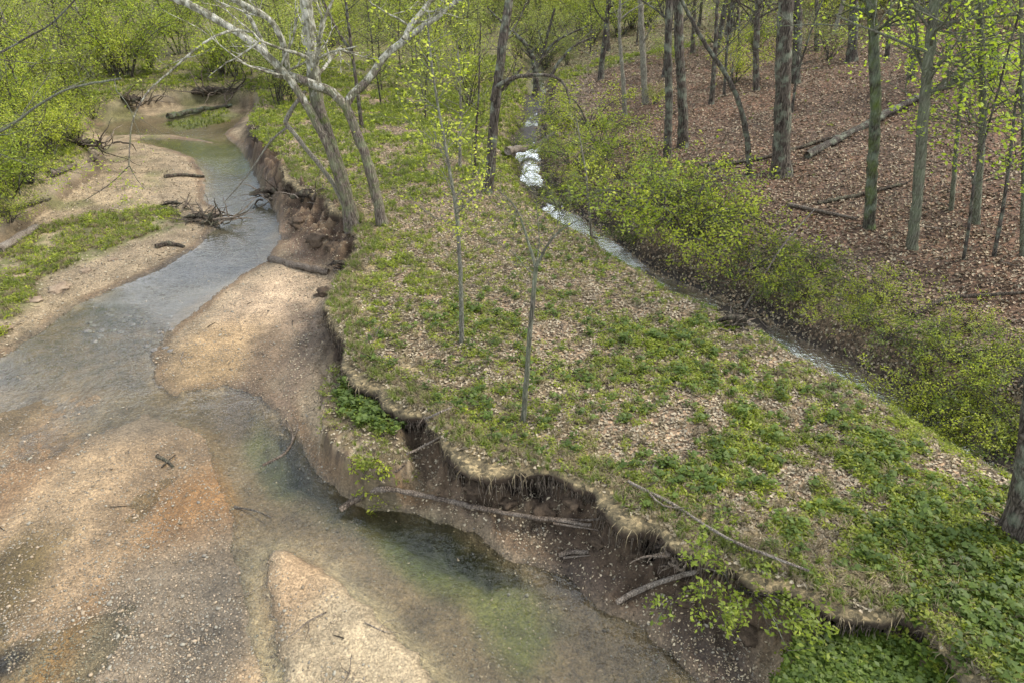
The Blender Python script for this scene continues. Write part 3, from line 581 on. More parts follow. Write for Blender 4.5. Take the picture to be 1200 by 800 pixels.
# pale leaf and shell flecks on the dark mud under the bank
# ground plants
def sprout(name, mat, n, h, L, asp, up=.5, spread=.5, stem=None):
    b = MB(); t = rng.random(n); a = rng.random(n) * 6.28; r = spread * h * (.2 + .8 * rng.random(n))
    C = np.stack([np.cos(a) * r, np.sin(a) * r, h * (.25 + .75 * t)], 1); return b.leaves(C, L, up, asp).mesh(name, mat)
def tuft(name, mat, n, h, w_=.006, spread=.5):
    b = MB()
    for i in range(n):
        a = random.random() * 6.28; l = h * (.5 + .6 * random.random()); s_ = spread * random.random(); d = np.array([math.cos(a), math.sin(a), 0]); p = np.array([-math.sin(a), math.cos(a), 0]) * w_ * .5
        b0 = d * .02 * random.random(); m = b0 + d * l * s_ * .4 + np.array([0, 0, l * .7]); t_ = b0 + d * l * s_ * 1.1 + np.array([0, 0, l * (.95 - .5 * s_)])
        b.raw([b0 - p, b0 + p, m + p * .8, m - p * .8], [[0, 1, 2, 3]]); b.raw([m - p * .8, m + p * .8, t_, t_], [[0, 1, 2, 3]])
    return b.mesh(name, mat)
plants = [sprout('sprout_a', M['plant_mid'], 16, .12, .07, .55, .5, 1.0), sprout('sprout_b', M['plant_bright'], 14, .10, .06, .6, .5, .9), sprout('nettle_a', M['nettle'], 26, .20, .085, .62, .7, .6), sprout('broadleaf', M['heart'], 16, .13, .085, 1.0, .85, 1.1),
          tuft('tuft_a', M['grass'], 26, .20, .009, .9), sprout('sprout_c', M['plant_mid'], 22, .16, .05, .5, .4, .7), tuft('tuft_dry', M['drygrass'], 24, .16, .006, 1.2)]
kindmap = {0: [5, 4, 0], 1: [5, 0, 1, 4], 2: [2, 0, 5, 5, 0], 3: [4, 1, 0, 4], 4: [0, 1, 1, 5, 0, 4, 2]}
X, Y = sample(190000, 4.2, 45, .9, 1.5); g = samp(green, X, Y); kk = samp(KL, X, Y); vl, ul = gi(X, Y); kd = gk[vl.astype(int), ul.astype(int)].astype(int)
ok = (kk > .7) & (rng.random(len(X)) < g * 1.0) & (samp(DC, X, Y) > .7); X, Y, kd, g = X[ok], Y[ok], kd[ok], g[ok]; n = len(X)
idx = np.array([random.choice(kindmap[int(q)]) for q in kd]); fl = fbm(X, Y, 1.6, 3, 230); idx = np.where((kd == 4) & (fl > .25) & (idx == 1), 5, idx)
scatter('ground_plants', plants, np.stack([X, Y, hl_(X, Y) - .01], 1), np.stack([rng.normal(0, .12, n), rng.normal(0, .12, n), rng.random(n) * 6.28], 1), (.34 + .50 * rng.random(n)) * (.8 + .35 * g) * (1 + np.clip(Y - 14, 0, 20) * .03), idx, 'low green plants and grass growing through the dead leaves')
X, Y = sample(26000, 4.2, 26, .9, 1.5); kk = samp(KL, X, Y); dE = samp(F['dE'], X, Y); ok = (kk > .7) & (rng.random(len(X)) < np.where(dE < 1.3, .5, .25)) & (samp(HL, X, Y) < .5) & (samp(DC, X, Y) > .8); X, Y = X[ok], Y[ok]; n = len(X)
scatter('dry_grass', [plants[6], tuft('tuft_dry_b', M['drygrass'], 14, .10, .008, 1.6)], np.stack([X, Y, hl_(X, Y)], 1), np.stack([rng.normal(0, .3, n), rng.normal(0, .3, n), rng.random(n) * 6.28], 1), .5 + .7 * rng.random(n), rng.integers(0, 2, n), 'dry straw grass along the bank top')
# low ground plants: grass on left bar, nettle clumps on the slumped ledge, broad leaves bottom right
def patch(name, px, z, n, protos, label, scl=(.7, 1.2)):
    P = PW(px, z); lo, hi = P.min(0), P.max(0); X = lo[0] + rng.random(n * 3) * (hi[0] - lo[0]); Y = lo[1] + rng.random(n * 3) * (hi[1] - lo[1])
    ok = (fbm(X, Y, 1.2, 3, 245) > -.12 if 'bar' in name else True) & (sdf(X + .12 * fbm(X, Y, 2.5, 3, 240), Y + .12 * fbm(X, Y, 2.5, 3, 250), P) > 0); X, Y = X[ok][:n], Y[ok][:n]; m = len(X)
    return scatter(name, protos, np.stack([X, Y, (hl_ if z > 1 else hz)(X, Y) - .01], 1), np.stack([rng.normal(0, .12, m), rng.normal(0, .12, m), rng.random(m) * 6.28], 1), scl[0] + (scl[1] - scl[0]) * rng.random(m), rng.integers(0, len(protos), m), label)
patch('nettle_patch', [(388, 462), (400, 448), (430, 442), (452, 462), (476, 488), (468, 512), (430, 500), (402, 482)], .72, 130, [plants[2], plants[2], plants[5]], 'dark green nettle patch on the slumped ledge', (.7, 1.1))
patch('ivy_patch', [(402, 536), (425, 532), (458, 552), (452, 564), (425, 560)], .7, 34, [plants[0], plants[1]], 'bright leafy patch at the lower rim of the slumped ledge', (.6, 1.0))
patch('broadleaf_patch', [(912, 900), (905, 800), (920, 760), (960, 738), (1040, 740), (1100, 790), (1150, 860), (1160, 950)], .6, 1700, [plants[3], plants[2], plants[0], plants[3]], 'pale green round-leaved plants at the bottom right', (.4, .75))
patch('ledge_grass', [(372, 470), (372, 440), (395, 415), (432, 455), (462, 478), (487, 540), (462, 562), (428, 560), (375, 505)], .66, 330, [plants[6], plants[4], plants[6], plants[5]], 'thin straw and moss on the slumped ledge', (.4, .8))
patch('bar_grass', [(-80, 320), (0, 295), (60, 262), (110, 248), (205, 238), (212, 255), (150, 280), (60, 318), (40, 345), (0, 385), (-80, 430)],   .25, 2000, [plants[4], plants[6], plants[6], plants[1], plants[5]], 'green grass and weeds on the low left bar', (.6, 1.3))
patch('far_bar_grass', [(190, 140), (215, 132), (270, 128), (270, 136), (205, 148)], .15, 200, [plants[4], plants[1]], 'pale green grass on the far gravel bar', (.7, 1.3))
patch('corner_plants', [(1040, 705), (1120, 650), (1210, 630), (1270, 900), (1170, 880), (1090, 740)], 1.05, 700, [plants[2], plants[0], plants[5], plants[1]], 'dense nettles and weeds in the lower right corner', (.5, 1.0))
# flecks on mud
def fleck_area(name, px, z, n, protos, label, s0=.3, s1=.7):
    P = PW(px, z); lo, hi = P.min(0), P.max(0); X = lo[0] + rng.random(n * 3) * (hi[0] - lo[0]); Y = lo[1] + rng.random(n * 3) * (hi[1] - lo[1]); ok = inside(X, Y, P) & (hz(X, Y) > -.01) & (hz(X, Y) < .8); X, Y = X[ok][:n], Y[ok][:n]; m = len(X); rx, ry = slope(X, Y)
    return scatter(name, protos, np.stack([X, Y, hz(X, Y) + .006], 1), np.stack([rx + rng.normal(0, .25, m), ry + rng.normal(0, .25, m), rng.random(m) * 6.28], 1), s0 + s1 * rng.random(m), rng.integers(0, len(protos), m), label)
fleck_area('mud_leaf_flecks', [(590, 630), (700, 600), (780, 640), (850, 690), (905, 740), (915, 830), (830, 830), (760, 735), (640, 668)], .1, 1300, tanp, 'small pale leaves fallen on the dark mud below the bank', .2, .45)
fleck_area('slope_leaf_flecks', [(490, 520), (560, 545), (700, 570), (720, 610), (600, 612), (500, 596), (470, 575)], .3, 900, tanp, 'pale dead leaves on the bare soil under the bank edge', .3, .55)
fleck_area('ledge_litter', [(372, 470), (372, 440), (395, 415), (432, 455), (462, 478), (487, 540), (462, 562), (428, 560), (375, 505)], .66, 900, tanp, 'dead leaves on the slumped ledge', .35, .6)
tw = []
for i in range(4):
    b = MB(); p = np.zeros(3); d = np.array([1., 0, 0]); pts = [p]
    for q in range(5): d = d + np.array([0, random.gauss(0, .25), random.gauss(0, .06)]); d /= np.linalg.norm(d); p = p + d * .06; pts.append(p)
    b.tube(np.array(pts) + [0, 0, .008], taper(6, .006, .003), 4, .2)
    if i > 1: b.tube([pts[2] + [0, 0, .008], pts[2] + np.array([.05, .06, .02]), pts[2] + np.array([.12, .09, .015])], taper(3, .004, .002), 4, 0)
    tw.append(b.mesh('twig_kind', M[['wood_dead', 'wood_dark', 'wood_dead', 'wood_pale'][i]]))
X, Y = sample(9000, 4.2, 40, .9, 1.4); z = hl_(X, Y); ok = (z > .02) & (rng.random(len(X)) < np.where(samp(KL, X, Y) > .5, .6, .10) * (fbm(X, Y, .8, 3, 260) + .6)); X, Y, z = X[ok], Y[ok], z[ok]; n = len(X); rx, ry = slope(X, Y)
scatter('scattered_twigs', tw, np.stack([X, Y, z + .01], 1), np.stack([rx * .7, ry * .7, rng.random(n) * 6.28], 1), .6 + 1.6 * rng.random(n) ** 2, rng.integers(0, 4, n), 'small fallen twigs strewn over the ground')
fleck_area('left_bar_debris', [(-20, 430), (0, 300), (60, 215), (160, 165), (230, 190), (235, 235), (250, 270), (130, 335)], .15, 2500, tanp, 'washed up leaves and crumbs on the left bar', .3, .8)
fleck_area('toe_debris', [(335, 240), (400, 250), (420, 300), (390, 400), (350, 510), (325, 480), (345, 400), (330, 300)], .1, 1500, tanp, 'leaf crumbs at the foot of the bank', .25, .55)
# ------------------------------------------------------------------ overhanging turf lip and roots
EL = catmull(EDGE[4:-1], .07); d_ = np.gradient(EL, axis=0); d_ /= np.linalg.norm(d_, axis=1)[:, None]; ON = np.stack([d_[:, 1], -d_[:, 0]], 1)
if samp(F['sC'], *(EL[200] + ON[200] * .4)) < 0: ON = -ON
for _ in range(4): ON = (np.roll(ON, 1, 0) + ON + np.roll(ON, -1, 0)) / 3
ON /= np.linalg.norm(ON, axis=1)[:, None]
n = len(EL); s_ = np.arange(n) * .07
prot = .01 + .34 * vnoise(s_ * .9, s_ * 0 + 3, 300) + .16 * (vnoise(s_ * 3.1, s_ * 0 + 9, 301) - .5) + .08 * (vnoise(s_ * 9, s_ * 0 + 19, 303) - .5); prot = np.maximum(prot, .01); thick = .09 + .30 * vnoise(s_ * 1.5, s_ * 0 + 5, 302) + .08 * vnoise(s_ * 6, s_ * 0 + 5, 304)
prof = [(-.95, -.015, 0), (-.60, .012, 0), (-.30, .012, 0), (-.16, .02, 0), (-.04, .012, 0), (.5, -.015, 1), (.9, -.05, 1), (1.0, -.45, 2), (.8, -.8, 2), (.35, -1.0, 2), (-.25, -.9, 3), (-.70, -1.0, 3)]
LV = np.zeros((n, len(prof), 3)); LC = np.zeros((n, len(prof), 3)); zin = hz(EL[:, 0] - ON[:, 0] * .75, EL[:, 1] - ON[:, 1] * .75)
for j, (o_, zz, kd) in enumerate(prof):
    off = o_ * prot if kd in (1, 2) else np.full(n, o_); P = EL + ON * off[:, None]
    jit = .02 * (vnoise(P[:, 0] * 9, P[:, 1] * 9, 310 + j) - .5); zt = zin if o_ < 0 and kd == 0 else zin
    base = hz(P[:, 0], P[:, 1]) if kd == 0 and o_ < -.5 else zin
    z = base + zz if kd < 2 else zin + zz * thick
    if j == 0: z = base - .03
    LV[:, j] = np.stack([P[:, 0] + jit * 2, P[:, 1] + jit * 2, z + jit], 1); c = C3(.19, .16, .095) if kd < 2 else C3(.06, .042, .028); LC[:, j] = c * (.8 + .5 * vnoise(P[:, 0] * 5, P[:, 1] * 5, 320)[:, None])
m = len(prof); ii = (np.arange(n - 1)[:, None] * m + np.arange(m - 1)[None]).ravel(); Q = np.stack([ii, ii + 1, ii + m + 1, ii + m], 1)
me = newmesh('bank_edge_turf', LV.reshape(-1, 3), Q[:, ::-1], M['ground']); addcol(me, 'Col', LC.reshape(-1, 3)); lm = np.zeros((n, m, 3)); lm[:, :7, 1] = .8; addcol(me, 'Msk', lm.reshape(-1, 3)); me.polygons.foreach_set('use_smooth', np.ones(len(Q), bool))
tag(link(bpy.data.objects.new('bank_edge_turf', me)), kind='structure')
# litter and straw on the lip
m2 = 9000; q = rng.integers(0, n, m2); o_ = -.4 + rng.random(m2) * .48; P = EL[q] + ON[q] * (o_ + np.where(o_ > 0, prot[q], 0) * 0)[:, None] + rng.normal(0, .02, (m2, 2)); zl = np.where(o_ > prot[q] * .8, -1, zin[q] + .025)
ok = o_ < prot[q]; q, P, zl = q[ok], P[ok], zin[q[ok]] + .02; m2 = len(q)
scatter('edge_litter', tanp + [plants[6], plants[4]], np.stack([P[:, 0], P[:, 1], zl], 1), np.stack([rng.normal(0, .4, m2), rng.normal(0, .4, m2), rng.random(m2) * 6.28], 1), .5 + .5 * rng.random(m2), rng.choice([0, 1, 2, 0, 1, 2, 0, 1, 3, 4], m2), 'dead leaves and straw on the overhanging bank edge')
rb = MB(); rs = MB()
for i in range(4200):
    q = random.randrange(n - 1); o_ = prot[q] * (.2 + .8 * random.random()); p = np.array([*(EL[q] + ON[q] * o_), zin[q] - thick[q] * (.15 + .8 * random.random())]); 
    if random.random() > .2 + float(vnoise(np.array(s_[q] * 2.2), np.array(3.0), 335)) ** 2 * 2.5: continue
    L = .10 + .55 * random.random() ** 2
    dr = np.array([*(ON[q] * random.uniform(-.1, .5) + np.array([random.gauss(0, .3), random.gauss(0, .3)])), 0]); pts = [p]
    for s2 in range(4): pts.append(pts[-1] + (dr * .25 + np.array([random.gauss(0, .16), random.gauss(0, .16), -1 + random.gauss(0, .2)])) * L / 4)
    rb.tube(pts, np.linspace(.005 + .009 * random.random() ** 2, .002, 5), 3, cap=False)
rb.obj('hanging_roots', M['root'])['kind'] = 'stuff'; bpy.data.objects['hanging_roots']['label'] = 'fine tan roots hanging from the undercut bank edge'
for i in range(1100):
    q = random.randrange(n - 1)
    if random.random() > float(vnoise(np.array(s_[q] * 1.7), np.array(7.0), 333)) ** 2 * 2.2: continue
    if 1: pass
    o_ = prot[q] * (.75 + .3 * random.random()); p = np.array([*(EL[q] + ON[q] * o_), zin[q] - .03 - .06 * random.random()]); L = .05 + .22 * random.random() ** 1.5; a = random.gauss(0, .9)
    dr = np.array([ON[q][0] * math.cos(a) - ON[q][1] * math.sin(a), ON[q][0] * math.sin(a) + ON[q][1] * math.cos(a), 0]); sd_ = np.array([-dr[1], dr[0], 0]) * .004
    m_ = p + dr * L * .4 + np.array([0, 0, -L * .15]); t_ = p + dr * L * .55 + np.array([0, 0, -L * .9]); rs.raw([p - sd_, p + sd_, m_ + sd_, m_ - sd_], [[0, 1, 2, 3]]); rs.raw([m_ - sd_, m_ + sd_, t_ + sd_ * .2, t_ - sd_ * .2], [[0, 1, 2, 3]])
o = rs.obj('hanging_straw', M['drygrass']); tag(o, 'straw and dead grass drooping over the bank edge', kind='stuff')
LMK = [((625, 175), 'the pale log over the creek'), ((660, 100), 'the arching branch'), ((690, 220), 'the thin white sapling'), ((915, 120), 'the big grey trunk'), ((1022, 180), 'the dark mossy trunk'), ((1078, 200), 'the pale lichened trunk'), ((910, 300), 'the leaning bleached pole'), ((1130, 355), 'the bowed dark branch'),
       ((1190, 590), 'the very thick right trunk'), ((783, 100), 'the pair of straight trunks'), ((735, 80), 'the whitish trunks'), ((585, 90), 'the dark leaning tree'), ((435, 200), 'the forked sycamore'), ((365, 50), 'the thick pale sycamore'), ((260, 28), 'the white limb reaching left'), ((405, 40), 'the thin grey tree behind the sycamores'), ((505, 90), 'the slim leaning sapling'), ((240, 255), 'the upturned root mass'),
       ((60, 115), 'the low grey branch'), ((50, 40), 'the upper left dark branch'), ((235, 133), 'the far mossy log'), ((150, 120), 'the far left bend'), ((85, 200), 'the reddish rotten log'), ((10, 270), 'the left edge log'), ((1040, 135), 'the long fallen trunk'), ((1160, 85), 'the thick mossy fallen trunk'), ((870, 120), 'the bowed thin tree'), ((1148, 180), 'the leaf-hung trunk'), ((210, 40), 'the gap left of the sycamores'), ((640, 30), 'the valley above the creek')]
USED = set()
def toPx(P):
    v = np.asarray(P, float) - np.array([0, 0, CAMH]); d = v[1] * CP - v[2] * SP; u_ = v[1] * SP + v[2] * CP
    return 600 + FPX * v[0] / d, 400 - FPX * u_ / d
def where(base, P, px=None):
    x, y = toPx(P) if px is None else px
    c = sorted(LMK, key=lambda l: (l[0][0] - x) ** 2 + (l[0][1] - y) ** 2)[:4]; opts = []
    for (lx, ly), nm in c:
        dx, dy = x - lx, y - ly
        a = ('right of ' if dx > 0 else 'left of ') if abs(dx) > abs(dy) else ('below ' if dy > 0 else 'above ')
        for ad in ((' close ', ' well ') if math.hypot(dx, dy) < 45 else (' well ', ' far ')): opts.append(base + ad + a + nm)
    for i_ in range(2):
        opts += [base + ' between %s and %s' % (c[i_][1], c[j_][1]) for j_ in range(i_ + 1, 4)]
    for o_ in opts:
        if o_ not in USED and len(o_.split()) <= 16: USED.add(o_); return o_
    return base
# ------------------------------------------------------------------ wood lying about
def lie(px, zoff, wpx, label, mat='wood_dead', name='fallen_log', cat='log', r1=.6, group=None, branches=(), lift=None, rough=.25, sides=9):
    P = [G(*p) for p in px]
    if lift:
        P = [np.array([p[0], p[1], p[2] + l]) if l == 0 else atY(px[i][0], px[i][1], p[1] - l * 1.2) for i, (p, l) in enumerate(zip(P, lift))]
    D = np.mean([depth_of(p) for p in P]); r = wpx / 2 / FPX * D
    for i in range(len(P)): P[i] = P[i] + np.array([0, 0, r * .45 + zoff])
    C = catmull(P, max(.08, r * 1.5)); C = C + np.stack([rng.normal(0, r * .12, len(C)) for _ in range(3)], 1)
    e = empty(name, P[0], label, cat, group); b = MB(); b.tube(C, taper(len(C), r, r * r1), sides, rough); b.obj('trunk' if cat == 'log' else 'stem', M[mat], e, P[0])
    for bp, bw in branches:
        Q_ = [G(*p) for p in bp]; Q_ = [q + np.array([0, 0, r * .5 + zoff]) for q in Q_]; C2 = catmull(Q_, .1); rr = bw / 2 / FPX * D
        b = MB(); b.tube(C2, taper(len(C2), rr, rr * .4), 6, .2); b.obj('branch', M[mat], e, P[0])
    return e
lie([(400, 605), (425, 590), (452, 581), (520, 594), (600, 611), (650, 618), (692, 624)], .13, 7.5, 'long weathered log lying along the water below the undercut bank', branches=[([(640, 616), (690, 618), (736, 612)], 4), ([(648, 622), (700, 630)], 3)])
lie([(722, 709), (760, 690), (825, 670)], .05, 6.5, 'pale grey log jutting out of the bank over the dark mud', 'wood_pale', r1=.9)
lie([(655, 651), (672, 648), (690, 648)], .01, 7, 'short dark driftwood piece on the mud flat by the pool', branches=[([(660, 655), (692, 652)], 3)])
lie([(318, 305), (345, 314), (385, 321)], .02, 9, 'short brown log at the head of the gravel bar', r1=.8, branches=[([(378, 318), (396, 324), (402, 330)], 3)])
lie([(945, 186), (1010, 152), (1075, 118), (1112, 103)], .05, 8, 'long dark fallen trunk lying across the russet slope', 'bark_dark', r1=1.1)
lie([(1120, 98), (1150, 84), (1200, 68)], .05, 12, 'thick mossy fallen trunk at the upper right of the slope', 'bark_moss', r1=.9)
lie([(820, 196), (868, 192), (905, 184), (978, 162)], .02, 5, 'thin dark pole on the slope behind the big grey trunk', 'wood_dark', r1=.7)
lie([(958, 240), (1000, 232), (1062, 217)], .03, 5, 'thin dark branch lying behind the mossy dark trunk', 'wood_dark', 'fallen_branch', 'branch')
lie([(922, 242), (960, 250), (1004, 259)], .03, 5, 'grey broken branch on the slope left of the mossy dark trunk', 'wood_dead', 'fallen_branch', 'branch')
lie([(594, 188), (620, 183), (655, 167)], .28, 9, 'pale log bridging the narrow creek', 'wood_pale', r1=.7)
lie([(1068, 376), (1108, 357), (1150, 354), (1200, 350)], .12, 6, 'dark bowed branch above the bushes at the right', 'wood_dark', 'fallen_branch', 'branch')
lie([(735, 573), (790, 602), (850, 640), (945, 679)], .14, 4, 'long thin bleached branch lying on the bank edge', 'wood_pale', 'fallen_branch', 'branch', branches=[([(760, 588), (776, 602), (806, 605)], 3)], r1=.7)
lie([(0, 298), (20, 285), (45, 270)], .05, 10, 'broken pale log at the left edge beside the grass', 'wood_pale', r1=.8)
lie([(58, 207), (80, 200), (112, 189)], .04, 7, 'reddish rotten log on the sand below the left bushes', 'wood_dead')
lie([(196, 141), (230, 134), (272, 127)], .10, 6.5, 'far mossy log beside the upstream gravel bar', 'bark_moss')
lie([(308, 548), (334, 534), (344, 515), (336, 494)], .04, 3.5, 'hooked driftwood stick in the pool below the slumped ledge', 'wood_dead', 'driftwood_stick', 'stick', branches=[([(344, 518), (350, 500), (345, 490)], 2)])
lie([(183, 291), (198, 288), (216, 291)], .02, 6, 'small dark log on the left gravel bar', 'wood_dark', name='fallen_log')
lie([(193, 209), (215, 207), (240, 209)], .02, 5, 'thin dark log on the sandy point upstream', 'wood_dark')
lie([(478, 541), (500, 530), (527, 516)], .15, 3, 'pale bare root sticking out below the bank edge', 'wood_pale', 'exposed_root', 'root')
lie([(500, 506), (515, 500), (530, 492)], .25, 3.5, 'shorter pale root in the gap behind the slumped ledge', 'wood_pale', 'exposed_root', 'root')
lie([(455, 560), (467, 554), (474, 548)], .05, 3, 'short stick at the lower end of the slumped ledge', 'wood_dead', 'driftwood_stick', 'stick')
lie([(185, 535), (196, 541), (203, 548)], .0, 5, 'dark twiggy scrap stranded on the wet gravel', 'wood_dark', 'driftwood_stick', 'stick', branches=[([(190, 548), (198, 540), (206, 533)], 2.5)])
lie([(275, 594), (300, 599), (318, 607)], .01, 2.5, 'thin amber stick lying at the edge of the shallows', 'wood_dead', 'driftwood_stick', 'stick')
lie([(0, 255), (20, 245), (60, 235)], .02, 5, 'dark branch on the left bar under the bushes', 'wood_dark', 'fallen_branch', 'branch')
lie([(1130, 603), (1155, 606), (1200, 630)], .06, 3, 'thin pale branch by the foot of the big trunk at right edge', 'wood_pale', 'fallen_branch', 'branch')
# leaning pole over the creek
P0 = G(872, 362); P1 = atY(955, 245, P0[1] + .6); Pm = atY(915, 292, P0[1] + .25); C = catmull([P0, Pm, P1], .15); r = .035
e = empty('leaning_pole', P0, 'slender bleached pole leaning out of the creek bushes', 'branch'); MB().tube(C, taper(len(C), .028, .015), 6, .15).obj('stem', M['wood_pale'], e, P0)
# tangled root mass at left and under the sycamores
def snag(px, z, wid, hei, nroot, label, seed, mat='root', name='root_snag'):
    random.seed(seed); P = G(*px); e = empty(name, P, label, 'root mass'); core = MB(); 
    s0 = P + np.array([-wid * .5, .1, .1]); s1 = P + np.array([wid * .3, -.05, .22]); C = catmull([s0, (s0 + s1) / 2 + np.array([0, 0, .08]), s1], .08); core.tube(C, .075 * wid * (.4 + .6 * np.sin(np.linspace(.1, 2.8, len(C)))), 10, .8); core.obj('trunk', M['wood_dark'], e, P)
    for i in range(int(nroot * 1.6)):
        b = MB(); p = P + np.array([random.uniform(-.3, .5) * wid, random.uniform(-.2, .2) * wid, random.uniform(.0, .3) * hei]); a = random.uniform(0, 6.28); L = wid * random.uniform(.3, .8); up = random.uniform(-.25, .9)
        d = np.array([math.cos(a), math.sin(a) * .7, up]); pts = [p]
        for s2 in range(5): d = d + np.array([random.gauss(0, .35), random.gauss(0, .35), random.gauss(-.05, .3)]); pts.append(pts[-1] + d / np.linalg.norm(d) * L / 5)
        c = catmull(pts, .05); r = random.uniform(.010, .030) * (1 + .3 * wid); b.tube(c, taper(len(c), r, r * .25), 5, .3); b.obj('root', M[random.choice([mat, 'wood_dead', 'wood_dark'])], e, P)
    return e
snag((240, 262), 0, 1.5, .9, 34, 'upturned dark root mass at the water edge of left bar', 11)
snag((205, 246), 0, .9, .5, 14, 'low twig pile behind the upturned root mass', 12, name='twig_pile')
snag((318, 232), 0, 1.5, .6, 26, 'tangle of roots at the foot of the cut bank upstream', 13)
snag((365, 236), 0, 1.3, .5, 20, 'bleached root tangle below the leaning sycamores', 14, 'wood_pale')
snag((400, 318), 0, .7, .5, 16, 'dark roots at the end of the short brown log', 15)
snag((800, 655), 0, .7, .7, 26, 'knot of torn roots in the undercut bank by the leafy shrub', 16)
snag((255, 112), 0, 3.0, 1.0, 26, 'pile of flood debris on the far bend', 17, name='debris_pile')
snag((150, 122), 0, 2.6, .9, 20, 'brushwood pile at the far left bend', 18, name='debris_pile')
snag((860, 385), 0, .7, .4, 22, 'matted grey roots on the creek bank near the leaning pole', 19)
snag((100, 175), 0, 2.0, .6, 22, 'brush heap below the left bushes', 20, name='brush_pile')
# big single roots under the lip
for i, (pa, lab) in enumerate([([(575, 540), (580, 552), (576, 570)], 'forked pale root hanging from the bank edge above the long log'), ([(612, 548), (616, 560), (606, 572)], 'second hanging root right of the forked one'), ([(690, 565), (692, 580), (690, 592)], 'straight root hanging before the dark hollow'),
                               ([(725, 585), (745, 605), (760, 617)], 'pale root slanting down from the bank corner'), ([(783, 615), (780, 650), (770, 680)], 'long root dangling beside the root knot')]):
    P0 = G(*pa[0]); e = empty('hanging_root', P0, lab, 'root'); C = catmull([P0 + np.array([0, 0, -.02])] + [atY(*p, P0[1] - .06) for p in pa[1:]], .05); MB().tube(C, taper(len(C), .018, .007), 5, .25).obj('stem', M['wood_pale'], e, P0)
    for s2 in range(3):
        st_ = C[len(C) // 3 + s2]; c2 = catmull([st_, st_ + np.array([random.uniform(-.1, .1), -.02, -.1]), st_ + np.array([random.uniform(-.15, .15), -.03, -.22])], .04); MB().tube(c2, taper(len(c2), .008, .003), 4, .2).obj('root', M['root'], e, P0)
# clay clods on left bar and stones in the riffle
def stone(px, py, wpx, label, mat, flat=.5, name='stone', cat='stone', group=None, seed=0):
    import bmesh
    random.seed(seed); P = G(px, py); r = wpx / 2 / FPX * depth_of(P); bm = bmesh.new(); bmesh.ops.create_icosphere(bm, subdivisions=3, radius=r); ox = random.random() * 90
    for v in bm.verts:
        q = v.co.normalized(); dd = 1 + (.35 if 'clod' not in name else .65) * mn.noise(q * 1.4 + Vector((ox, 0, 0))) + (.15 if 'clod' not in name else .4) * mn.noise(q * 3.2 + Vector((ox, 0, 0))) + (.0 if 'clod' not in name else .18) * mn.noise(q * 8 + Vector((ox, 0, 0))); v.co = Vector((v.co.x * dd * 1.25, v.co.y * dd, v.co.z * dd * flat))
    me = bpy.data.meshes.new(name); bm.to_mesh(me); bm.free(); me.materials.append(mat); me.polygons.foreach_set('use_smooth', np.ones(len(me.polygons), bool))
    o = link(bpy.data.objects.new(name, me)); o.location = (P[0], P[1], P[2] + r * flat * .25); o.rotation_euler = (0, 0, random.random() * 6); return tag(o, label, cat, group)
for i, (x, y, w_, lab) in enumerate([(70, 338, 34, 'long sandy clay clod on the left bar'), (100, 318, 22, 'pale clay lump behind the long clod'), (8, 384, 24, 'sandy lump at the left edge above the riffle'), (38, 352, 26, 'low clay hump between grass and water at left'),
                                     (20, 325, 24, 'pale hump of silt in the left grass'), (132, 305, 16, 'small clay lump near the left waterline'), (148, 232, 22, 'crumbling silt lump on the sandy point')]):
    stone(x, y, w_ * .6, lab, M['clod'], .3, 'clay_clod', 'clod', None, i)
for i, (x, y, w_, lab) in enumerate([(640, 600, 26, 'big soil clod above the right half of the long log'), (672, 588, 20, 'soil clod under the dark hollow'), (598, 590, 16, 'small soil clod below the hanging roots'), (745, 650, 22, 'dark clod behind the pale grey log'), (700, 634, 16, 'dark clod right of the long log'),
                                     (560, 570, 22, 'earth lump below the bank edge left of the forked root'), (385, 345, 22, 'earth lump at the head of the bank'), (350, 262, 20, 'earth clod below the sycamores'), (372, 282, 24, 'larger earth clod between sycamores and short log'), (392, 290, 18, 'earth clod right under the sycamore base'), (880, 742, 26, 'dark clod left of the round-leaved plants'), (800, 700, 20, 'clod at the foot of the torn roots')]):
    stone(x, y, w_, lab, M['soil'], .5, 'soil_clod', 'clod', None, i + 300)
for i in range(26):
    x = random.Random(i).uniform(90, 205); y = random.Random(i + 50).uniform(368, 412); stone(x, y, random.Random(i + 9).uniform(4, 8), 'grey wet cobble in the riffle', M['cobble'], .5, 'cobble', 'stone', 'cobbles breaking the surface in the riffle', i + 40)
# ------------------------------------------------------------------ trees traced to their real places
def limb_px(px, Y0, r0, r1, dy=0.0, wob=.03, start=None):
    n = len(px); P = [atY(x, y, Y0 + dy * i / (n - 1)) for i, (x, y) in enumerate(px)]
    if start is not None: P[0] = start
    C = catmull(P, max(.12, r0)); C[1:-1] += rng.normal(0, r0 * wob * 2, (len(C) - 2, 3)); return C, taper(len(C), r0, r1, .9)
def twigs(b, p, d, L, r, lev, tips, spread=.6, up=.15):
    n = 5; pts = [p]; d = d / np.linalg.norm(d)
    for i in range(n): d = d + np.array([random.gauss(0, .12), random.gauss(0, .12), random.gauss(0, .10) + up * .3]); d /= np.linalg.norm(d); pts.append(pts[-1] + d * L / n)
    b.tube(pts, taper(n + 1, r, r * .45), 4 if r < .02 else 6, 0, cap=False)
    tips.extend(pts[2:])
    if lev > 0:
        for k_ in range(random.choice([2, 3, 3])):
            i = random.randint(1, n); nd = d + np.array([random.gauss(0, spread), random.gauss(0, spread), random.gauss(.1, spread * .8)]); twigs(b, pts[i], nd, L * random.uniform(.45, .7), r * .5, lev - 1, tips, spread, up)
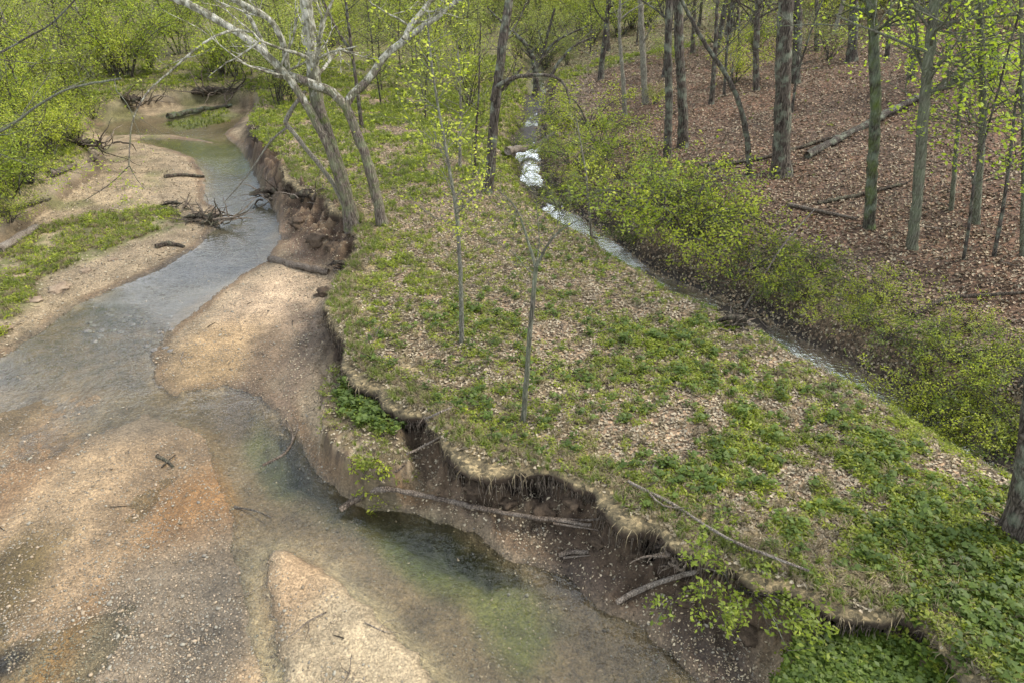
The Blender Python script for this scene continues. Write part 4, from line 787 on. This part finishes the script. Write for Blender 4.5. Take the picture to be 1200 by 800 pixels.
def tree(px, wpx, mat, label, name='tree', extra=(), crown='leaf_spring', nl=900, leafpx=None, topr=.55, dy=0.0, ext=6.0, twn=10, flare=.5, group=None, twstart=.35, leafsize=.07, base=None, offy=0.0, cr=1.0, twL=1.6):
    P0 = G(*px[0]) if base is None else np.array(base); P0 = P0 + np.array([0, offy, 0]); D = depth_of(P0); r0 = wpx / 2 / FPX * D * .84
    C, rr = limb_px(px, P0[1], r0, r0 * topr, dy, start=P0 - np.array([0, 0, .12]))
    d = C[-1] - C[-4]; d /= np.linalg.norm(d); nn = max(1, int(ext / .4)); ex = []
    p = C[-1].copy()
    for i in range(nn): d = d + np.array([random.gauss(0, .05), random.gauss(0, .05), .04]); d /= np.linalg.norm(d); p = p + d * .4; ex.append(p.copy())
    if ext > 0: C = np.vstack([C, ex]); rr = np.concatenate([rr, taper(nn, rr[-1], rr[-1] * .35)])
    e = empty(name, P0, label, 'tree', group); b = MB().tube(C, rr, 14 if wpx > 9 else 9, .12 if wpx > 6 else .06, flare=flare); b.obj('trunk', M[mat], e, P0)
    tips = []; tb = MB(); has = False
    for pts, wl, wr, wdy, kind in extra:
        Cl, rl = limb_px(pts, P0[1] + wdy[0], wl / 2 / FPX * D * .84, wr / 2 / FPX * D * .84, wdy[1] - wdy[0]); MB().tube(Cl, rl, 9, .12).obj('limb', M[mat], e, P0)
        if kind:
            for q in range(kind): i = random.randint(len(Cl) // 3, len(Cl) - 1); twigs(tb, Cl[i], np.array([random.gauss(0, .7), random.gauss(0, .7), random.gauss(.2, .5)]), twL * .6, rl[i] * .4, 2, tips); has = True
    for q in range(twn):
        i = random.randint(int(len(C) * twstart), len(C) - 1); a = random.uniform(0, 6.28); twigs(tb, C[i], np.array([math.cos(a), math.sin(a), random.uniform(.1, .9)]), twL * random.uniform(.5, 1.1), max(.008, rr[i] * .35), 2, tips); has = True
    if has: tb.obj('branches', M[mat], e, P0)
    if nl and tips:
        T = np.array(tips)[rng.integers(0, len(tips), nl)] + rng.normal(0, .07 * cr, (nl, 3)); MB().leaves(T, leafsize, .45).obj('crown', M[crown], e, P0, smooth=False)
    return e
random.seed(21)
# sycamores leaning over the stream
tree([(414, 264), (404, 225), (392, 185), (381, 150), (371, 112), (364, 60), (358, 0)], 19, 'bark_white', 'thick pale sycamore leaning over the stream behind the forked one', 'sycamore_tree', [([(371, 60), (378, 30), (392, -5)], 5, 3, (0, .4), 2)], nl=500, ext=3, twn=7, topr=.8, twstart=.5)
tree([(449, 264), (441, 232), (432, 195), (418, 155), (405, 125), (388, 108), (366, 98), (342, 90), (322, 86)], 15, 'bark_white', 'mossy forked sycamore bowed left with a limb arching to the right', 'sycamore_tree',
     [([(405, 124), (412, 112), (428, 98), (440, 82), (450, 68), (474, 47), (505, 25), (545, -5)], 11, 6, (0, .6), 3), ([(474, 47), (483, 28), (496, 12), (510, -5)], 8, 5, (.3, .8), 2), ([(337, 88), (334, 60), (327, 40), (318, 25), (298, 12), (268, -4)], 9, 6, (0, -.6), 2), ([(322, 86), (305, 80), (290, 78)], 5, 2, (0, 0), 1)], nl=350, ext=0, twn=1, topr=.7)
tree([(418, 268), (403, 225), (390, 187), (375, 152), (357, 120), (338, 92), (318, 70), (298, 52), (262, 28), (228, 9), (190, -8)], 12, 'bark_white', 'slender white-limbed sycamore reaching far left over the stream', 'sycamore_tree',
     [([(312, 62), (304, 42), (288, 14), (275, -5)], 6, 4, (0, .5), 1), ([(297, 38), (272, 36), (240, 50), (202, 82), (172, 110), (155, 145), (151, 195)], 3, 1.5, (-.3, -2.0), 3), ([(151, 195), (130, 215), (98, 236)], 1.4, .8, (-2.0, -2.2), 2), ([(152, 195), (160, 210), (170, 222)], 1.2, .8, (-2, -2), 1)], nl=350, ext=0, twn=2, topr=.7)
tree([(412, 262), (394, 222), (365, 182), (334, 144)], 7, 'bark_pale', 'thin broken stem with a kinked dead top among the sycamores', 'broken_tree', [([(334, 144), (342, 128), (358, 107)], 6, 4, (0, .1), 0), ([(336, 150), (318, 165), (302, 188), (285, 212), (262, 238)], 3, 1.2, (0, -.5), 3)], nl=0, ext=0, twn=0, topr=.8)
tree([(424, 150), (418, 100), (411, 50), (405, 0)], 6, 'bark_grey', 'thin grey tree standing behind the sycamore fork', extra=[([(411, 60), (395, 35), (378, 0)], 4, 3, (0, .3), 2)], nl=500, twn=6, crown='leaf_haze')
# centre
tree([(571, 226), (577, 170), (580, 130), (584, 90), (590, 45), (598, -5)], 14, 'bark_grey', 'tall dark leaning tree with a branch arching over the narrow creek', 'tree',
     [([(577, 118), (582, 103), (600, 92), (625, 88), (648, 90), (662, 100), (668, 122)], 7, 2.5, (-.1, -.6), 2), ([(646, 89), (656, 72), (672, 55), (695, 44)], 4.5, 2, (-.3, -.5), 4)], nl=420, twn=7, topr=.75, leafsize=.06)
tree([(630, 112), (628, 95), (626, 75), (618, 55), (604, 40)], 9, 'bark_dark', 'dark flared tree standing in the narrow creek', 'tree', [([(627, 85), (636, 62), (642, 40), (650, 10)], 5, 3, (0, .3), 4), ([(627, 80), (650, 50), (690, 30)], 4, 2, (0, .3), 4)], nl=700, twn=7, flare=1.2, ext=2, crown='leaf_haze')
tree([(541, 402), (541, 370), (540, 330), (536, 260), (526, 195), (516, 140), (507, 85)], 7.5, 'bark_smooth', 'slim pale sapling leaning left in the middle of the ground', 'sapling', nl=1100, ext=1.2, twn=26, topr=.35, flare=.25, twstart=.42, leafsize=.06, twL=.9)
tree([(613, 494), (618, 430), (624, 360), (628, 312)], 8, 'bark_lichen', 'nearest grey sapling forking into thin bare branches', 'sapling', [([(628, 314), (618, 280), (605, 245), (583, 222)], 4.6, 1, (0, .3), 9), ([(628, 314), (640, 290), (655, 272), (678, 258)], 4.6, 1, (0, -.2), 9), ([(628, 314), (632, 285), (628, 235)], 2.5, .6, (0, .4), 8)], nl=90, ext=0, twn=1, topr=.7, flare=.25, leafsize=.05, twL=.8)
tree([(694, 280), (690, 240), (686, 200), (680, 165)], 4.5, 'bark_pale', 'thin white sapling at the creek bank edge', 'sapling', nl=260, ext=.8, twn=10, topr=.4, flare=.2, leafsize=.06, twL=.7)
tree([(539, 197), (539, 160), (540, 120), (538, 80)], 5, 'bark_pale', 'thin pale stem left of the dark leaning tree', 'sapling', nl=650, ext=1, twn=14, topr=.5, crown='leaf_spring', twL=1.2)
tree([(556, 205), (558, 150), (561, 110), (562, 60)], 4, 'bark_grey', 'thin grey stem just left of the dark leaning tree', 'sapling', nl=500, ext=1, twn=9, topr=.5, crown='leaf_haze', twL=1.2)
# hill trees
HT = [([(916, 204), (917, 140), (918, 70), (921, -5)], 23, 'bark_grey', 'big furrowed grey trunk on the russet slope', .6, 0), ([(1020, 267), (1022, 200), (1026, 130), (1024, 60), (1021, -5)], 15, 'bark_moss', 'dark mossy trunk in front of the long fallen trunk', .4, 0),
      ([(1070, 291), (1076, 220), (1082, 140), (1088, 70), (1096, -5)], 14, 'bark_lichen', 'pale green lichened trunk right of the dark mossy one', .3, 260), ([(801, 172), (800, 120), (796, 60), (795, -5)], 14, 'bark_grey', 'straight grey trunk left of the bowed thin tree', .4, 0),
      ([(782, 186), (784, 120), (783, 60), (784, -5)], 11, 'bark_dark', 'straight dark trunk next to the pebbly gully', .4, 0), ([(887, 106), (886, 60), (888, -5)], 9, 'bark_grey', 'slim trunk behind and left of the big grey trunk', .5, 200),
      ([(932, 98), (934, 50), (935, -5)], 13, 'bark_dark', 'dark trunk half hidden behind the big grey trunk', .4, 0), ([(998, 72), (1000, 40), (1001, -5)], 14, 'bark_dark', 'broad dark trunk high on the slope', .4, 0),
      ([(1069, 92), (1071, 50), (1074, -5)], 10, 'bark_grey', 'grey trunk high on the slope above the fallen trunk', .4, 150), ([(1145, 262), (1148, 200), (1152, 130), (1150, 60)], 10, 'bark_lichen', 'greenish trunk hung with fresh leaves at the right', .3, 900),
      ([(1116, 246), (1120, 180), (1126, 110), (1130, 40)], 7, 'bark_lichen', 'slender greenish stem left of the leaf-hung trunk', .3, 700), ([(1130, 304), (1136, 262), (1142, 210), (1158, 150)], 5, 'bark_dark', 'thin dark crooked stem in front of the leaf-hung trunk', .2, 350),
      ([(1166, 300), (1176, 240), (1184, 180), (1190, 120)], 6, 'bark_dark', 'thin dark straight stem near the right edge', .2, 500), ([(757, 122), (753, 60), (750, -5)], 9, 'bark_pale', 'whitish trunk at the top of the creek thicket', .4, 100),
      ([(733, 136), (730, 90), (726, 40), (727, -5)], 7, 'bark_pale', 'slim whitish trunk beside the creek thicket', .4, 150), ([(713, 60), (712, 30), (712, -5)], 7, 'bark_grey', 'far grey trunk above the creek thicket', .4, 0),
      ([(834, 122), (838, 60), (841, -5)], 8, 'bark_grey', 'slim straight trunk behind the bowed thin tree', .4, 100), ([(849, 112), (851, 70), (856, 10)], 4.5, 'bark_dark', 'very thin stem behind the bowed thin tree', .3, 250),
      ([(928, 132), (934, 90), (946, 50)], 4.5, 'bark_dark', 'thin leaning stem right of the big grey trunk', .3, 200), ([(1165, 96), (1163, 50), (1160, -5)], 12, 'bark_dark', 'dark trunk high at the upper right', .4, 100),
      ([(1200, 300), (1200, 200), (1198, 100), (1196, -5)], 7, 'bark_lichen', 'pale trunk cut by the right edge', .3, 400), ([(1040, 68), (1042, 30), (1043, -5)], 7, 'bark_dark', 'thin far trunk between the two high trunks', .4, 100),
      ([(958, 60), (957, 30), (957, -5)], 8, 'bark_grey', 'far trunk right of the half hidden dark one', .4, 100), ([(1112, 70), (1113, 30), (1114, -5)], 8, 'bark_grey', 'far trunk above the thick mossy fallen trunk', .4, 100),
      ([(868, 80), (866, 40), (865, -5)], 6, 'bark_grey', 'far slim trunk between the bowed tree and big trunk', .4, 100), ([(812, 62), (813, 30), (815, -5)], 7, 'bark_grey', 'far trunk above the bowed thin tree', .4, 100)]
for i, (px, w_, mt, lab, fl, nl) in enumerate(HT):
    nl = int(nl * 2.6)
    tree(px, w_, mt, lab, 'tree', nl=nl, twn=(22 if nl >= 400 else 6 if nl else 3), twstart=.35 if nl else .6, flare=fl, topr=.8 if w_ > 8 else .5, crown='leaf_bright' if nl >= 300 else 'leaf_spring', leafsize=.095, ext=6, twL=2.2 if nl >= 300 else 1.2)
tree([(879, 206), (876, 170), (868, 128), (852, 90), (822, 45), (796, -5)], 8.5, 'bark_dark', 'thin dark tree bowed to the left before the big trunk', 'tree', nl=60, twn=3, topr=.5, ext=2)
tree([(1198, 628), (1206, 570), (1215, 500), (1232, 380)], 44, 'bark_grey', 'very thick grey trunk cut by the right edge of the picture', 'tree', nl=0, twn=1, twstart=.9, flare=.45, topr=.8, ext=5)
# bushes ------------------------------------------------------------------
def bush_proto(h, wid, nst, nleaf, mat, smat, lsize, arch=.5, low=.15, jit=.06):
    b = MB(); tips = []
    for i in range(nst):
        a = random.uniform(0, 6.28); s0 = np.array([math.cos(a), math.sin(a), 0]) * wid * .12 * random.random(); out = random.uniform(.15, 1) * arch; d = np.array([math.cos(a) * out, math.sin(a) * out, 1.0]); L = h * random.uniform(.7, 1.2); pts = [s0]; n = 7
        for q in range(n): d = d + np.array([math.cos(a) * out * .35, math.sin(a) * out * .35, -.28 * arch * 1.6]) * .6 + rng.normal(0, .10, 3); d /= np.linalg.norm(d); pts.append(pts[-1] + d * L / n)
        r = .010 * h; b.tube(pts, taper(n + 1, r, r * .3), 4, 0, cap=False)
        for q in range(6):
            j = random.randint(2, n); t = []; dd = d + rng.normal(0, .7, 3); twigs(b, pts[j], dd, L * random.uniform(.2, .42), r * .4, 1, t, .8); tips += t
        tips += pts[3:]
    T = np.array(tips); T = T[T[:, 2] > low * h]; T = T[rng.integers(0, len(T), nleaf)] + rng.normal(0, jit * h * .6, (nleaf, 3)); T[:, 2] = np.maximum(T[:, 2], .05)
    return b.mesh('stems', M[smat]), MB().leaves(T, lsize, .35).mesh('foliage', M[mat])
random.seed(5)
BP = {'creek': [bush_proto(1.8, 1.5, 16, nl_, m_, 'bark_dark', .062, .7, .06, .045) for m_, nl_ in (('leaf_spring', 2500), ('leaf_bush', 2500), ('leaf_spring', 2300), ('leaf_green', 2000))], 'left': [bush_proto(2.6, 2.2, 14, 4200, m_, 'bark_dark', .075, .5, .12) for m_ in ('leaf_spring', 'leaf_bush', 'leaf_spring')],
      'far': [bush_proto(4.2, 3.4, 12, 3600, m_, 'bark_dark', .12, .35, .12, .09) for m_ in ('leaf_haze', 'leaf_spring', 'leaf_haze', 'leaf_bush', 'leaf_spring')], 'small': [bush_proto(.75, .8, 18, 1900, 'leaf_bush', 'bark_dark', .05, .7, .1)]}
def bush(kind, v, P, s, label, group, name='bush'):
    s *= random.uniform(.8, 1.2); e = empty(name, P, label, 'bush', group); e.rotation_euler = (0, 0, random.random() * 6.28); e.scale = (s, s, s * random.uniform(.85, 1.15)); st_, fo = BP[kind][v % len(BP[kind])]
    link(bpy.data.objects.new('stems', st_), e); link(bpy.data.objects.new('foliage', fo), e); return e
CB = [(608, 150, .5), (600, 176, .45), (612, 205, .4), (630, 224, .45), (654, 243, .5), (655, 150, .7), (645, 185, .7), (668, 196, .9), (690, 150, 1.0), (705, 182, .95), (728, 212, .95), (748, 246, .95), (690, 222, .7), (772, 262, 1.1), (800, 282, 1.1), (735, 275, .45), (822, 275, .8), (800, 235, .55), (862, 325, .85),
      (905, 335, .6), (935, 352, .65), (955, 320, .5), (1005, 380, .55), (1035, 398, .6), (1030, 355, .6), (1110, 422, .6), (1150, 440, .65), (1192, 455, .6), (1135, 388, .4)]
for i, (x, y, s) in enumerate(CB): bush('creek', i, G(x, y), s * (1.22 if x > 640 and x < 860 else 1.0), where('arching thicket bush', None, (x, y)), 'thicket bushes lining the narrow creek')
for i, (x, y, s) in enumerate([(1075, 482, .55), (1110, 492, .6), (1150, 512, .6), (1185, 525, .6), (1095, 505, .5), (1140, 490, .5), (1195, 505, .55)]): bush('creek', i, G(x, y), s, where('low green bank shrub', None, (x, y)), 'low shrubs on the near side of the creek')
for i, (x, y, s, lab) in enumerate([(858, 690, 1.1, 'small bright shrub growing over the bank edge'), (735, 440, .4, 'small bright clump right of the nearest sapling')]): bush('small', 0, G(x, y), s, lab, None, 'shrub')
for i, (x, y, s) in enumerate([(15, 232, .8), (38, 215, .75), (0, 200, .95), (60, 185, .8), (25, 178, 1.0), (85, 165, .8), (50, 150, 1.0), (110, 140, .9), (5, 150, 1.1), (80, 128, 1.0), (-30, 240, 1.1), (-25, 190, 1.2), (35, 120, 1.1), (-20, 130, 1.3), (10, 262, .45)]):
    bush('left', i, G(x, y), s, where('bright left bank bush', None, (x, y)), 'bushes on the left bank')
rr_ = random.Random(3)
for i in range(330):     # understorey beyond
    Y = rr_.uniform(26, 110); lim = .8 * (Y + 3); x = rr_.uniform(-lim, lim); f_c = float(samp(SCf, x, Y)); dcv = float(samp(DC, x, Y)); hv = float(samp(HL, x, Y))
    if f_c > -.8 or (hv > .5 and dcv > 2 and Y < (28 if i % 2 == 0 else 38) + x * .1) or (hv < .5 and Y < 31 and x > -12) or (dcv < 1.8 and Y < 48): continue
    bush('far', i, np.array([x, Y, float(hz(x, Y))]), rr_.uniform(.45, 1.05) * (.5 if hv > .5 and Y < 46 else 1), where(['pale budding understorey bush', 'yellow green understorey bush', 'sparse pale understorey bush', 'darker green understorey bush', 'fresh green understorey bush'][i % 5], (x, Y, 2.0)), 'understorey bushes in the background wood')
def far_tree(h, r, mat, crown, nl):
    b = MB(); tips = []; pts = [np.zeros(3)]; d = np.array([random.gauss(0, .06), random.gauss(0, .06), 1])
    for i in range(14): d = d + rng.normal(0, .03, 3); d /= np.linalg.norm(d); pts.append(pts[-1] + d * h / 14)
    b.tube(pts, taper(15, r, r * .35), 8, .12, flare=.4); tw = MB()
    for i in range(26): j = random.randint(3, 14); a = random.uniform(0, 6.28); twigs(tw, pts[j], np.array([math.cos(a), math.sin(a), random.uniform(.1, .8)]), h * random.uniform(.12, .22), r * .3, 2, tips)
    T = np.array(tips)[rng.integers(0, len(tips), nl)] + rng.normal(0, .18, (nl, 3))
    return b.mesh('trunk', M[mat], smooth=True), tw.mesh('branches', M[mat]), MB().leaves(T, .11, .4).mesh('crown', M[crown])
random.seed(8)
FT = [far_tree(13, .20, 'bark_grey', 'leaf_haze', 1500), far_tree(12, .13, 'bark_dark', 'leaf_haze', 1200), far_tree(11, .11, 'bark_pale', 'leaf_spring', 1300), far_tree(8, .07, 'bark_grey', 'leaf_spring', 1500), far_tree(7, .06, 'bark_dark', 'leaf_haze', 1500)]
cnt = 0
for i in range(230):
    Y = rr_.uniform(25, 100); lim = .78 * (Y + 3); x = rr_.uniform(-lim, lim); f_c = float(samp(SCf, x, Y)); dcv = float(samp(DC, x, Y)); hv = float(samp(HL, x, Y))
    if f_c > -.6 or (hv > .5 and Y < 36) or (hv < .5 and Y < 29 and x > -12) or dcv < 1.6: continue
    v = rr_.choice([0, 1, 1, 2, 3, 3, 4, 4])
    if x < 0 and Y < 60 and rr_.random() < .75: v = rr_.choice([3, 4])
    P = (x, Y, float(hz(x, Y)) - .1)
    e = empty('tree', P, ['tall grey budding tree in the background wood', 'dark thin budding tree in the background wood', 'pale stemmed budding tree in the background wood', 'young grey tree in fresh leaf in the background wood', 'young dark tree in bud in the background wood'][v] if 0 else where(['tall grey budding tree', 'dark thin budding tree', 'pale stemmed budding tree', 'young grey leafy tree', 'young dark budding tree'][v], (x, Y, 3.0)), 'tree', 'trees of the background wood: ' + ['tall grey', 'dark thin', 'pale stemmed', 'young grey', 'young dark'][v])
    e.rotation_euler = (0, 0, rr_.random() * 6.28); s = rr_.uniform(.8, 1.2) * (.62 if x < 0 and Y < 50 else 1); e.scale = (s, s, s)
    for nm, m_ in zip(('trunk', 'branches', 'crown'), FT[v]): link(bpy.data.objects.new(nm, m_), e)
for i, (x, Y, s) in enumerate([(2.0, 62, 1.2), (5.5, 60, 1.1), (-.5, 66, 1.2), (4, 72, 1.5), (8, 68, 1.3), (1, 80, 1.6), (-4, 64, 1.2), (6.5, 84, 1.6)]):  # bushes added to keep bright low sky out of the creek's reflection
    bush('far', i, np.array([x, Y, float(hz(x, Y))]), s, where('tall bush added to block sky', (x, Y, 3)), 'bushes added at the creek valley end to block low sky')
# branches reaching in from trees at the left, outside the frame
for px, lab, w_, Y0, mt in [([(-330, 330), (-120, 215), (0, 155), (40, 127), (82, 104), (142, 92)], 'grey lichened branch reaching in low at upper left', 5, 13, 'bark_lichen'), ([(-330, 240), (-120, 120), (0, 62), (32, 44), (60, 28), (92, -4)], 'dark branch crossing the upper left corner', 4, 12, 'bark_dark')]:
    P0 = atY(*px[0], Y0); base = np.array([P0[0] - 1.5, Y0, float(hz(P0[0] - 1.5, Y0))]); e = empty('overhanging_tree', base, lab, 'tree'); D = depth_of(P0); C, r_ = limb_px(px, Y0, w_ / 2 / FPX * D, w_ / 5 / FPX * D)
    tr = catmull([base - np.array([0, 0, .1]), base + np.array([.1, 0, (P0[2] - base[2]) * .6]), P0], .3); MB().tube(tr, taper(len(tr), .14, r_[0] * 1.2), 10, .1).obj('trunk', M[mt], e, base); MB().tube(C, r_, 8, .1).obj('limb', M[mt], e, base)
    tb = MB(); tips = []
    for q in range(9): i = random.randint(len(C) // 3, len(C) - 1); twigs(tb, C[i], np.array([random.gauss(.4, .6), random.gauss(0, .6), random.gauss(.1, .4)]), 1.1, .010, 2, tips)
    tb.obj('branches', M[mt], e, base); T = np.array(tips)[rng.integers(0, len(tips), 260)] + rng.normal(0, .05, (260, 3)); MB().leaves(T, .055, .4).obj('crown', M['leaf_spring'], e, base, smooth=False)
